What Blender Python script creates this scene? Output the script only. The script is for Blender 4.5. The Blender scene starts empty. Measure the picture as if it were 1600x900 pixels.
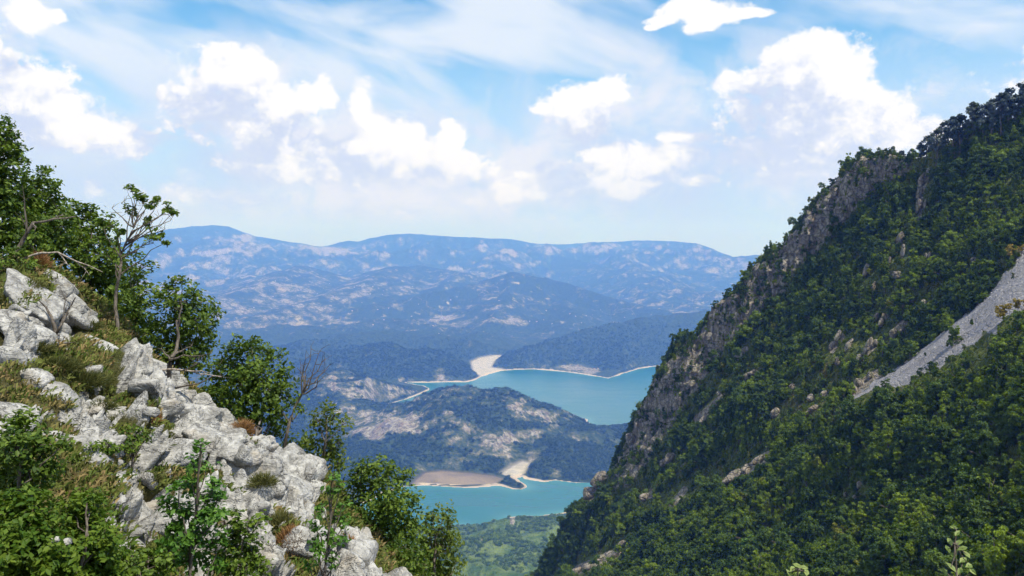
import bpy, math, random
import numpy as np
from mathutils import Vector

# ------------------------------------------------------------------ camera, world, sun
SC = bpy.context.scene
COL = SC.collection
FPX = 1232.0                       # focal length in pixels of the 1600 px wide photograph
HZ = 395.0                         # picture row of the horizon
CAMZ = 800.0                       # metres above the lake
VU = 1.6                           # the valley's plan is drawn in units of 1.6 m
TILT = math.atan((450 - HZ) / FPX)
cam_data = bpy.data.cameras.new('camera')
cam = bpy.data.objects.new('camera', cam_data)
COL.objects.link(cam)
cam.location = (0, 0, CAMZ)
cam.rotation_euler = (math.pi / 2 - TILT, 0, 0)
cam_data.sensor_width = 36.0
cam_data.lens = 36.0 * FPX / 1600.0
cam_data.clip_start = 0.3
cam_data.clip_end = 60000
SC.camera = cam
SC.view_settings.view_transform = 'Standard'
SC.view_settings.look = 'None'
SC.view_settings.gamma = 1
SC.view_settings.exposure = 0.3
SC.view_settings.use_curve_mapping = False
SC.cycles.max_bounces = 5
SC.cycles.diffuse_bounces = 2
SC.cycles.glossy_bounces = 2
SC.cycles.transmission_bounces = 2
SC.cycles.volume_bounces = 1
SC.cycles.use_denoising = True
SC.cycles.adaptive_threshold = 0.02
SC.render.film_transparent = False

SUN_EL, SUN_AZ = math.radians(62), math.radians(134)      # azimuth clockwise from the view direction (+Y)
SUN_DIR = Vector((math.sin(SUN_AZ) * math.cos(SUN_EL), math.cos(SUN_AZ) * math.cos(SUN_EL), math.sin(SUN_EL)))
sl = bpy.data.lights.new('sun', 'SUN')
sl.energy = 5.0
sl.angle = math.radians(0.53)
sl.color = (1.0, 0.965, 0.90)
sun = bpy.data.objects.new('sun', sl)
COL.objects.link(sun)
sun.location = (300, 100, 1200)
sun.rotation_euler = SUN_DIR.to_track_quat('Z', 'Y').to_euler()


# ------------------------------------------------------------------ node helpers
class S:
    """a node socket (or number) with arithmetic"""
    def __init__(s, t, v): s.t, s.v = t, v
    def __add__(a, b): return a.t.m('ADD', a, b)
    __radd__ = __add__
    def __sub__(a, b): return a.t.m('SUBTRACT', a, b)
    def __rsub__(a, b): return a.t.m('SUBTRACT', b, a)
    def __mul__(a, b): return a.t.m('MULTIPLY', a, b)
    __rmul__ = __mul__
    def __truediv__(a, b): return a.t.m('DIVIDE', a, b)
    def __pow__(a, b): return a.t.m('POWER', a, b)


class T:
    def __init__(s, tree): s.tree = tree; s.N = tree.nodes; s.L = tree.links
    def put(s, sock, v):
        if isinstance(v, S): s.L.new(v.v, sock)
        elif isinstance(v, bpy.types.NodeSocket): s.L.new(v, sock)
        elif v is not None:
            if hasattr(sock.default_value, '__len__') and isinstance(v, (tuple, list)) and len(sock.default_value) == 4 and len(v) == 3:
                v = (*v, 1.0)
            sock.default_value = v
    def m(s, op, a=None, b=None, c=None, clamp=False):
        n = s.N.new('ShaderNodeMath'); n.operation = op; n.use_clamp = clamp
        for i, x in enumerate((a, b, c)): s.put(n.inputs[i], x) if x is not None else None
        return S(s, n.outputs[0])
    def v(s, op, a=None, b=None, c=None, out=0, scale=None):
        n = s.N.new('ShaderNodeVectorMath'); n.operation = op
        for i, x in enumerate((a, b, c)): s.put(n.inputs[i], x) if x is not None else None
        if scale is not None: s.put(n.inputs['Scale'], scale)
        return S(s, n.outputs[out])
    def xyz(s, x, y, z):
        n = s.N.new('ShaderNodeCombineXYZ')
        for i, q in enumerate((x, y, z)): s.put(n.inputs[i], q)
        return S(s, n.outputs[0])
    def sep(s, v):
        n = s.N.new('ShaderNodeSeparateXYZ'); s.put(n.inputs[0], v)
        return [S(s, o) for o in n.outputs]
    def noise(s, vec, scale, detail=3, rough=0.5, dist=0.0, dim='3D', out=0, lac=2.0):
        n = s.N.new('ShaderNodeTexNoise'); n.noise_dimensions = dim
        s.put(n.inputs['Vector'], vec); s.put(n.inputs['Scale'], scale)
        n.inputs['Detail'].default_value = detail; n.inputs['Roughness'].default_value = rough
        n.inputs['Distortion'].default_value = dist; n.inputs['Lacunarity'].default_value = lac
        return S(s, n.outputs[out])
    def voronoi(s, vec, scale, feature='F1', out=0, dim='3D', rand=1.0, smooth=None):
        n = s.N.new('ShaderNodeTexVoronoi'); n.feature = feature; n.voronoi_dimensions = dim
        s.put(n.inputs['Vector'], vec); s.put(n.inputs['Scale'], scale); n.inputs['Randomness'].default_value = rand
        if smooth is not None: n.inputs['Smoothness'].default_value = smooth
        return S(s, n.outputs[out])
    def step(s, x, a, b, c=0.0, d=1.0):
        n = s.N.new('ShaderNodeMapRange'); n.interpolation_type = 'SMOOTHSTEP'; n.clamp = True
        for i, q in enumerate((x, a, b, c, d)): s.put(n.inputs[i], q)
        return S(s, n.outputs[0])
    def mix(s, f, a, b, mode='MIX'):
        n = s.N.new('ShaderNodeMix'); n.data_type = 'RGBA'; n.blend_type = mode
        s.put(n.inputs[0], f); s.put(n.inputs[6], a); s.put(n.inputs[7], b)
        return S(s, n.outputs[2])
    def attr(s, name, out='Fac'):
        n = s.N.new('ShaderNodeAttribute'); n.attribute_name = name
        return S(s, n.outputs[out])
    def obj_random(s): return S(s, s.N.new('ShaderNodeObjectInfo').outputs['Random'])
    def coord(s, name='Object'): return S(s, s.N.new('ShaderNodeTexCoord').outputs[name])
    def pos(s): return S(s, s.N.new('ShaderNodeNewGeometry').outputs['Position'])
    def bump(s, h, strength, dist):
        n = s.N.new('ShaderNodeBump'); s.put(n.inputs['Height'], h)
        n.inputs['Strength'].default_value = strength; n.inputs['Distance'].default_value = dist
        return S(s, n.outputs[0])


def material(name):
    mt = bpy.data.materials.new(name); mt.use_nodes = True
    mt.node_tree.nodes.clear()
    t = T(mt.node_tree)
    return mt, t


def surface(t, col, rough=0.9, spec=0.2, normal=None, **kw):
    n = t.N.new('ShaderNodeBsdfPrincipled')
    t.put(n.inputs['Base Color'], col); t.put(n.inputs['Roughness'], rough)
    t.put(n.inputs['Specular IOR Level'], spec)
    if normal is not None: t.put(n.inputs['Normal'], normal)
    for k, v in kw.items(): t.put(n.inputs[k], v)
    o = t.N.new('ShaderNodeOutputMaterial'); t.L.new(n.outputs[0], o.inputs[0])
    return n


# ------------------------------------------------------------------ sky: Nishita air, veils of cirrus, banks of cumulus
W = bpy.data.worlds.new('World'); SC.world = W
W.use_nodes = True
W.node_tree.nodes.clear()
W.cycles.sampling_method = 'NONE'
wt = T(W.node_tree)
sky = wt.N.new('ShaderNodeTexSky')
sky.sky_type = 'NISHITA'; sky.sun_disc = False
sky.sun_elevation = SUN_EL; sky.sun_rotation = SUN_AZ
sky.altitude = 800; sky.air_density = 1.0; sky.dust_density = 0.6; sky.ozone_density = 1.6
SKY_STRENGTH = 0.15


def uv(px, py):
    """azimuth and tangent of elevation of a picture point: where in the sky a cloud stands"""
    cx, cz = (px - 800) / FPX, -(py - 450) / FPX
    y = math.cos(TILT) + cz * math.sin(TILT); z = -math.sin(TILT) + cz * math.cos(TILT)
    return math.atan2(cx, y), z / math.hypot(cx, y)


CUMULUS = [  # x, y, half width, half height
    (0, 110, 44, 48), (35, 140, 62, 50), (95, 180, 62, 40), (20, 185, 80, 34), (62, 34, 22, 18), (95, 32, 10, 8), (2, 72, 12, 12), (150, 200, 40, 22),
    (352, 118, 60, 40), (392, 105, 26, 28), (300, 152, 38, 26), (330, 170, 60, 40), (256, 138, 10, 11),
    (440, 165, 32, 32), (470, 152, 22, 22), (415, 205, 62, 46), (347, 192, 16, 14), (503, 148, 18, 24), (562, 160, 24, 28), (440, 232, 80, 24),
    (600, 212, 42, 34), (640, 204, 14, 16), (530, 235, 90, 32), (700, 222, 26, 26), (722, 260, 28, 24), (665, 255, 50, 34), (595, 255, 120, 22),
    (900, 165, 52, 30), (945, 152, 44, 22), (978, 160, 16, 10), (842, 172, 18, 9), (920, 205, 36, 36), (946, 242, 40, 26), (862, 262, 28, 20), (820, 268, 24, 9),
    (930, 275, 90, 26), (1070, 222, 34, 9), (1060, 250, 40, 22), (1015, 290, 50, 18),
    (1272, 88, 44, 36), (1225, 106, 38, 34), (1185, 138, 34, 30), (1136, 136, 28, 18), (1318, 118, 40, 40), (1255, 180, 112, 66), (1350, 175, 58, 44), (1398, 190, 42, 36),
    (1435, 208, 38, 24), (1170, 185, 50, 44), (1310, 222, 120, 30),
    (1195, 262, 26, 26), (1225, 285, 34, 15), (1100, 285, 36, 14),
    (1080, 10, 50, 16), (1040, 26, 32, 9), (1112, 22, 34, 16), (1100, 42, 22, 9), (1150, 12, 36, 8), (1020, 36, 14, 6),
    (1010, 262, 60, 26), (985, 300, 60, 16), (790, 300, 70, 16), (330, 304, 92, 17), (400, 308, 50, 15), (158, 296, 18, 15), (545, 331, 40, 10), (655, 325, 50, 16), (540, 262, 200, 36), (420, 255, 90, 30), (930, 290, 140, 34), (1230, 246, 160, 44), (90, 205, 140, 30), (1600, 235, 120, 30), (1800, 120, 130, 60), (-220, 150, 130, 60)]


def group_field():
    """cloud thickness at a point (azimuth, tan elevation, 0), before the billows"""
    g = bpy.data.node_groups.new('cumulus_field', 'ShaderNodeTree')
    g.interface.new_socket('p', in_out='INPUT', socket_type='NodeSocketVector')
    g.interface.new_socket('f', in_out='OUTPUT', socket_type='NodeSocketFloat')
    t = T(g); gi = g.nodes.new('NodeGroupInput'); go = g.nodes.new('NodeGroupOutput')
    p = S(t, gi.outputs[0]); acc = None
    for (x, y, rx, ry) in CUMULUS:
        u, v = uv(x, y)
        sx, sy = FPX / (rx * 1.27), FPX / (ry * 1.24)
        q = t.v('MULTIPLY_ADD', p, (sx, sy, 0.0), (-u * sx, -v * sy, 0.0))
        d = t.v('LENGTH', q, out=1)
        acc = d if acc is None else t.m('SMOOTH_MIN', acc, d, 0.18)
    t.put(go.inputs[0], 1.0 - acc)
    return g


D = wt.coord('Generated')
dx, dy, dz = wt.sep(D)
hyp = wt.m('SQRT', dx * dx + dy * dy)
az = wt.m('ARCTAN2', dx, dy)
el = dz / wt.m('MAXIMUM', hyp, 0.05)
p0 = wt.xyz(az, el, 0.0)
q0 = wt.v('MULTIPLY', D, (1.0, 1.0, 1.25))
# billows: fine cauliflower relief
w1 = wt.noise(q0, 7.0, 2, 0.5, out=1)
w1v = wt.v('SUBTRACT', w1, (0.5, 0.5, 0.5))
pw = wt.v('MULTIPLY_ADD', w1v, (0.07, 0.05, 0.0), p0)
b1 = wt.noise(q0, 27.0, 7, 0.66)
LSH = (0.014, 0.0, 0.020)
b2 = wt.noise(wt.v('ADD', q0, LSH), 27.0, 5, 0.64)
fg = group_field()


def field(p):
    n = wt.N.new('ShaderNodeGroup'); n.node_tree = fg; wt.put(n.inputs[0], p)
    return S(wt, n.outputs[0])


F1 = field(pw)
F2 = field(wt.v('ADD', pw, (0.030, 0.050, 0.0)))
dens = F1 + (b1 - 0.5) * 1.9
dens2 = F2 + (b2 - 0.5) * 1.9
low = wt.step(el, 0.02, 0.13)                                  # clouds near the horizon drown in the air
under = wt.step(dens2 - dens, -0.10, 0.50)
soft = 0.36 + under * 0.80 + (1.0 - low) * 0.45
cum = wt.step(dens, -0.02, soft) * (low * 0.50 + 0.48)
lit = wt.step(dens2 - dens * 0.45 - (b1 - b2) * 1.5, 0.52, -0.66)
# clouds of the same kind in the rest of the sky
g1 = wt.noise(q0, 3.2, 7, 0.58)
away = wt.m('MAXIMUM', wt.step(wt.m('ABSOLUTE', az), 0.85, 1.15), wt.step(el, 0.42, 0.6))
gen = wt.step(g1, 0.52, 0.66) * away * wt.step(el, 0.0, 0.12)
# cirrus veils, drawn out along one direction
ca, sa = math.cos(math.radians(-16)), math.sin(math.radians(-16))
sv = wt.xyz(az * ca + el * sa, (az * -sa + el * ca) * 3.0, 0.0)
c1 = wt.noise(sv, 2.7, 5, 0.44, 0.5, dim='2D')
c2 = wt.noise(wt.v('ADD', sv, (3.7, 1.3, 0.0)), 6.0, 5, 0.52, 0.6, dim='2D')
veil = wt.step(c1 * 0.70 + c2 * 0.30, 0.36, 0.62)
deck = wt.step(el + (c1 - 0.5) * 0.16, 0.27, 0.07)                                 # thicker grey-white veil low in the sky
c3 = wt.noise(q0, 9.0, 5, 0.6)
veil = wt.m('MAXIMUM', veil * 0.92, deck * (0.62 + c3 * 0.56))
air = wt.v('SCALE', S(wt, sky.outputs[0]), scale=SKY_STRENGTH)
air = wt.v('MULTIPLY', air, (0.66, 1.10, 1.16))
vcol = wt.mix(deck, (0.80, 0.87, 0.97), (0.575, 0.64, 0.85))
c = wt.mix(veil, air, vcol)
puff = wt.step(wt.noise(q0, 6.5, 7, 0.6, 0.4), 0.44, 0.64) * wt.step(el, 0.31, 0.20) * wt.step(el, 0.015, 0.07)
c = wt.mix(puff * 0.85, c, (0.86, 0.86, 0.93))
cc = wt.mix(lit, (0.63, 0.69, 0.85), (1.02, 1.01, 1.01))
c = wt.mix(cum, c, cc)
c = wt.mix(gen, c, (0.9, 0.92, 0.96))
bg = wt.N.new('ShaderNodeBackground'); wt.put(bg.inputs[0], c); bg.inputs[1].default_value = 0.83
wo = wt.N.new('ShaderNodeOutputWorld'); wt.L.new(bg.outputs[0], wo.inputs[0])


# ------------------------------------------------------------------ numpy helpers
def hsh(ix, iy, iz, seed):
    h = (ix.astype(np.int64) * 374761393 + iy.astype(np.int64) * 668265263 + iz * 2147483647 + seed * 974634777) & 0xffffffff
    h = ((h ^ (h >> 13)) * 1274126177) & 0xffffffff
    h = ((h ^ (h >> 16)) * 2246822519) & 0xffffffff
    return ((h ^ (h >> 15)) & 0xffffff) / float(0xffffff)


def gnoise(x, y, seed=0):
    xi, yi = np.floor(x), np.floor(y)
    fx, fy = x - xi, y - yi
    ux, uy = fx * fx * fx * (fx * (fx * 6 - 15) + 10), fy * fy * fy * (fy * (fy * 6 - 15) + 10)
    def g(ox, oy):
        a = hsh(xi + ox, yi + oy, 0, seed) * (2 * math.pi)
        return np.cos(a) * (fx - ox) + np.sin(a) * (fy - oy)
    a, b, c, d = g(0, 0), g(1, 0), g(0, 1), g(1, 1)
    return ((a + (b - a) * ux) + ((c + (d - c) * ux) - (a + (b - a) * ux)) * uy) * 1.5


def fbm(x, y, octv=5, seed=0, gain=0.5, ridged=False):
    s, a, tot = 0.0, 1.0, 0.0
    for o in range(octv):
        n = gnoise(x * 2 ** o + o * 17.3, y * 2 ** o - o * 9.1, seed + o)
        s = s + a * ((1 - 2 * np.abs(n)) if ridged else n)
        tot += a; a *= gain
    return s / tot


def noise3(p, seed=0):
    """three-dimensional value noise, -1..1"""
    i = np.floor(p); f = p - i; u = f * f * (3 - 2 * f)
    r = 0
    for ox in (0, 1):
        for oy in (0, 1):
            for oz in (0, 1):
                w = (u[..., 0] if ox else 1 - u[..., 0]) * (u[..., 1] if oy else 1 - u[..., 1]) * (u[..., 2] if oz else 1 - u[..., 2])
                r = r + w * hsh(i[..., 0] + ox, i[..., 1] + oy, (i[..., 2] + oz).astype(np.int64), seed)
    return r * 2 - 1


def fbm3(p, octv=4, seed=0, gain=0.5):
    s, a, tot = 0, 1.0, 0
    for o in range(octv):
        s = s + a * noise3(p * 2 ** o + 7.7 * o, seed + o); tot += a; a *= gain
    return s / tot


def sstep(a, b, x):
    t = np.clip((x - a) / (b - a), 0, 1)
    return t * t * (3 - 2 * t)


def P(px, py, Y, cz0=None):
    """the point at distance Y in front of the camera that the photograph shows at px, py"""
    px, py, Y = np.asarray(px, float), np.asarray(py, float), np.asarray(Y, float)
    cx, cz = (px - 800) / FPX, -(py - 450) / FPX
    y = math.cos(TILT) + cz * math.sin(TILT); z = -math.sin(TILT) + cz * math.cos(TILT)
    return np.stack([cx / y * Y, Y + 0 * cx, (CAMZ if cz0 is None else cz0) + z / y * Y], -1)


def G(px, py, z=0.0, cz0=None):
    """the point on level z seen at px, py"""
    cz0 = CAMZ if cz0 is None else cz0
    a = P(px, py, 1.0, cz0); k = (z - cz0) / (a[..., 2] - cz0)
    return np.stack([a[..., 0] * k, k, np.full_like(k, z)], -1)


def pix(p):
    """picture point of world points"""
    x, y, z = p[..., 0], p[..., 1], p[..., 2] - CAMZ
    d = y * math.cos(TILT) - z * math.sin(TILT); u = y * math.sin(TILT) + z * math.cos(TILT)
    d = np.where(np.abs(d) < 1e-3, 1e-3, d)
    return np.stack([800 + x / d * FPX, 450 - u / d * FPX], -1), d


def mesh_from(name, v, faces, mat=None, smooth=False, attrs=None, face_attrs=None):
    """v (N,3); faces (M,k) array"""
    me = bpy.data.meshes.new(name)
    faces = np.asarray(faces, np.int32); k = faces.shape[1]
    me.vertices.add(len(v)); me.vertices.foreach_set('co', np.ascontiguousarray(v, np.float32).ravel())
    me.loops.add(faces.size); me.loops.foreach_set('vertex_index', faces.ravel())
    me.polygons.add(len(faces))
    me.polygons.foreach_set('loop_start', np.arange(0, faces.size, k, dtype=np.int32))
    me.polygons.foreach_set('use_smooth', np.full(len(faces), smooth))
    for dom, dct in (('POINT', attrs), ('FACE', face_attrs)):
        for an, av in (dct or {}).items():
            a = me.attributes.new(an, 'FLOAT', dom); a.data.foreach_set('value', np.ascontiguousarray(av, np.float32).ravel())
    me.update(calc_edges=True)
    me.validate()
    if mat is not None: me.materials.append(mat)
    return me


def link(name, me, parent=None, loc=None, **props):
    o = bpy.data.objects.new(name, me); COL.objects.link(o)
    if parent is not None: o.parent = parent
    if loc is not None: o.location = loc
    for k, v in props.items(): o[k] = v
    return o


def grid_faces(nr, nc):
    i = np.arange(nr - 1)[:, None] * nc + np.arange(nc - 1)[None, :]
    return np.stack([i, i + 1, i + nc + 1, i + nc], -1).reshape(-1, 4)


def join(parts):
    """[(v, f)] to one (v, f)"""
    vs, fs, n = [], [], 0
    for v, f in parts:
        vs.append(v); fs.append(np.asarray(f) + n); n += len(v)
    return np.concatenate(vs), np.concatenate(fs)


RNG = np.random.default_rng(7)


# ------------------------------------------------------------------ the valley: one sheet from below the viewpoint to the far range
def seg_dist(X, Y, poly, closed=True):
    d = np.full(X.shape, 1e18); n = len(poly)
    for i in range(n if closed else n - 1):
        a, b = poly[i], poly[(i + 1) % n]
        ab = b - a
        t = np.clip(((X - a[0]) * ab[0] + (Y - a[1]) * ab[1]) / (ab @ ab), 0, 1)
        d = np.minimum(d, (X - a[0] - t * ab[0]) ** 2 + (Y - a[1] - t * ab[1]) ** 2)
    return np.sqrt(d)


def inside(X, Y, poly):
    r = np.zeros(X.shape, bool); n = len(poly)
    for i in range(n):
        (x1, y1), (x2, y2) = poly[i], poly[(i + 1) % n]
        c = (y1 > Y) != (y2 > Y)
        r ^= c & (X < (x2 - x1) * (Y - y1) / (y2 - y1 + 1e-12) + x1)
    return r


def signed(X, Y, poly): return np.where(inside(X, Y, poly), -1, 1) * seg_dist(X, Y, poly)


VZ = CAMZ / VU                     # viewpoint's height in plan units


def gpoly(pts): return G([p[0] for p in pts], [p[1] for p in pts], 0.0, VZ)[:, :2]


UPPER = gpoly([(592, 641), (600, 636), (606, 632), (620, 628), (640, 622), (662, 614), (672, 608), (664, 603), (640, 599), (634, 597.5), (668, 598), (701, 597), (730, 597.5), (744, 593), (752, 589), (768, 583.5), (784, 579.5), (806, 577.5),
               (834, 577), (860, 579), (883, 581), (905, 584), (920, 586.5), (936, 588.5), (950, 591), (965, 587), (976, 583), (1000, 576), (1040, 570), (1120, 568), (1180, 600), (1150, 650), (1040, 655), (985, 662), (960, 667), (935, 668),
               (924, 664), (917, 655), (880, 645), (850, 634), (800, 628), (745, 626), (690, 628), (660, 632), (630, 640), (612, 646), (600, 647)])
LOWER = gpoly([(560, 790), (600, 770), (632, 761), (660, 758.5), (690, 760), (720, 761.5), (750, 761.5), (775, 759.5), (786, 761), (800, 764.5), (815, 765), (825, 761), (822, 757), (812, 752), (806, 747), (818, 744), (822, 748), (836, 751),
               (850, 753), (868, 750), (885, 753), (900, 755), (925, 754), (955, 757), (1000, 760), (1040, 790), (1000, 815), (905, 800), (880, 800), (862, 803), (840, 806), (815, 806), (795, 808), (770, 824), (755, 827), (735, 823), (716, 820), (690, 823), (650, 835), (600, 850), (560, 850)])
FLAT = gpoly([(652, 747), (662, 740), (690, 737), (735, 740), (770, 744), (788, 749), (775, 757), (720, 759), (670, 757), (640, 757)])
BEDS = [gpoly([(752, 590), (738, 580), (735, 566), (748, 560), (770, 556), (785, 556), (772, 566), (768, 575), (790, 578), (770, 585)]),
        gpoly([(780, 742), (800, 728), (815, 722), (828, 724), (820, 740), (806, 748)])]

RIDGES = [  # [(px, py, distance) along a crest], fall per metre
    ([(778, 578, 3390), (800, 558, 3440), (850, 537, 3600), (930, 513, 3780), (1000, 498, 3900), (1100, 488, 4050), (1250, 470, 4200)], 0.36),
    ([(880, 577, 3390), (900, 560, 3480), (925, 530, 3700)], 0.38), ([(945, 586, 3240), (960, 560, 3400), (990, 520, 3750)], 0.38), ([(1000, 572, 3450), (1040, 545, 3600), (1080, 500, 3950)], 0.38),
    ([(470, 572, 3150), (500, 556, 3220), (545, 546, 3280), (600, 540, 3320), (650, 546, 3300), (700, 562, 3230), (738, 584, 3170)], 0.38),
    ([(600, 540, 3320), (610, 565, 3180), (618, 590, 3080)], 0.40), ([(665, 548, 3290), (690, 575, 3150), (700, 592, 3080)], 0.40),
    ([(420, 604, 2580), (480, 582, 2700), (520, 580, 2700), (560, 592, 2620), (590, 606, 2560)], 0.34), ([(480, 650, 2260), (540, 620, 2380), (580, 622, 2400)], 0.34),
    ([(520, 525, 3900), (600, 518, 4000), (690, 524, 3950), (760, 540, 3750)], 0.34), ([(690, 560, 3600), (720, 545, 3700), (735, 530, 3850)], 0.36),
    ([(560, 480, 5200), (640, 465, 5500), (730, 446, 5800), (800, 427, 6000), (860, 436, 6000), (960, 468, 5500), (1060, 492, 5000)], 0.34),
    ([(800, 427, 6000), (790, 460, 5400), (770, 500, 4700)], 0.36), ([(880, 470, 5500), (900, 490, 5000), (880, 505, 4700)], 0.34),
    ([(250, 500, 4600), (330, 470, 5200), (420, 440, 6000), (470, 415, 7000)], 0.28), ([(340, 510, 4500), (450, 480, 5100), (560, 445, 6000), (620, 415, 7200)], 0.26),
    ([(650, 415, 7600), (720, 425, 7000), (690, 455, 6000)], 0.28),
    # spurs of the far range and hills in the valley floor
    ([(335, 356, 10700), (380, 385, 9700), (430, 405, 8700), (470, 432, 7600), (500, 462, 6600)], 0.34), ([(290, 362, 10700), (300, 400, 9200), (330, 440, 7600), (350, 480, 6300)], 0.34), ([(515, 384, 11300), (540, 402, 9800), (560, 425, 8200), (600, 452, 7000)], 0.34),
    ([(600, 368, 11800), (640, 395, 9900), (660, 412, 8800), (690, 430, 7800)], 0.34), ([(720, 372, 11400), (740, 392, 9900), (780, 410, 8700)], 0.34), ([(800, 377, 11600), (860, 398, 9900), (930, 412, 8800), (1000, 432, 7700), (1080, 452, 7000)], 0.34),
    ([(960, 379, 12400), (1000, 402, 10200), (1060, 418, 8900), (1120, 430, 8000)], 0.34), ([(1090, 384, 12400), (1120, 410, 9900), (1160, 425, 8800)], 0.34), ([(230, 368, 11000), (240, 410, 8800), (260, 450, 7300)], 0.34), ([(430, 378, 11200), (470, 398, 9900), (500, 412, 8900)], 0.34),
    ([(560, 505, 4600), (610, 498, 4800), (660, 502, 4650)], 0.30), ([(640, 520, 4200), (700, 512, 4400), (750, 520, 4200)], 0.30), ([(760, 505, 4700), (830, 498, 4900), (880, 503, 4750)], 0.30), ([(380, 520, 4100), (440, 508, 4400), (500, 512, 4300)], 0.30), ([(420, 545, 3500), (470, 532, 3700), (520, 535, 3700)], 0.32),
    # the peninsula
    ([(596, 662, 2260), (640, 640, 2230), (672, 628, 2210), (700, 615, 2190), (726, 606, 2180), (748, 607, 2180), (775, 614, 2195), (800, 625, 2230), (830, 633, 2280), (860, 642, 2330), (890, 652, 2370), (916, 660, 2380), (930, 666, 2400)], 0.40),
    ([(726, 606, 2180), (712, 638, 2060), (700, 670, 1960), (690, 700, 1860), (680, 728, 1790)], 0.42),
    ([(672, 628, 2210), (640, 655, 2080), (610, 680, 1980), (580, 705, 1890), (552, 722, 1800)], 0.36),
    ([(690, 690, 1890), (650, 705, 1840), (610, 722, 1790)], 0.36),
    ([(775, 614, 2195), (778, 643, 2080), (770, 675, 1960), (760, 700, 1890), (750, 730, 1800)], 0.42),
    ([(820, 630, 2250), (830, 655, 2140), (820, 680, 2040), (805, 705, 1930)], 0.45),
    ([(870, 645, 2330), (880, 662, 2220), (866, 682, 2100)], 0.45),
    ([(820, 733, 1775), (838, 716, 1815), (865, 700, 1900), (900, 684, 2000), (940, 672, 2090), (990, 664, 2150), (1080, 650, 2200)], 0.40), ([(865, 700, 1900), (866, 725, 1820), (862, 745, 1765)], 0.45),
    ([(775, 752, 1725), (795, 748, 1730), (812, 753, 1722)], 0.45),
    # the near shore, under the viewpoint
    ([(745, 850, 1290), (775, 832, 1320), (800, 822, 1330), (825, 818, 1325), (850, 828, 1280), (870, 848, 1200)], 0.45), ([(880, 816, 1380), (905, 812, 1375), (960, 810, 1370)], 0.45), ([(690, 862, 1200), (720, 860, 1210), (750, 866, 1170)], 0.40),
]


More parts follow.
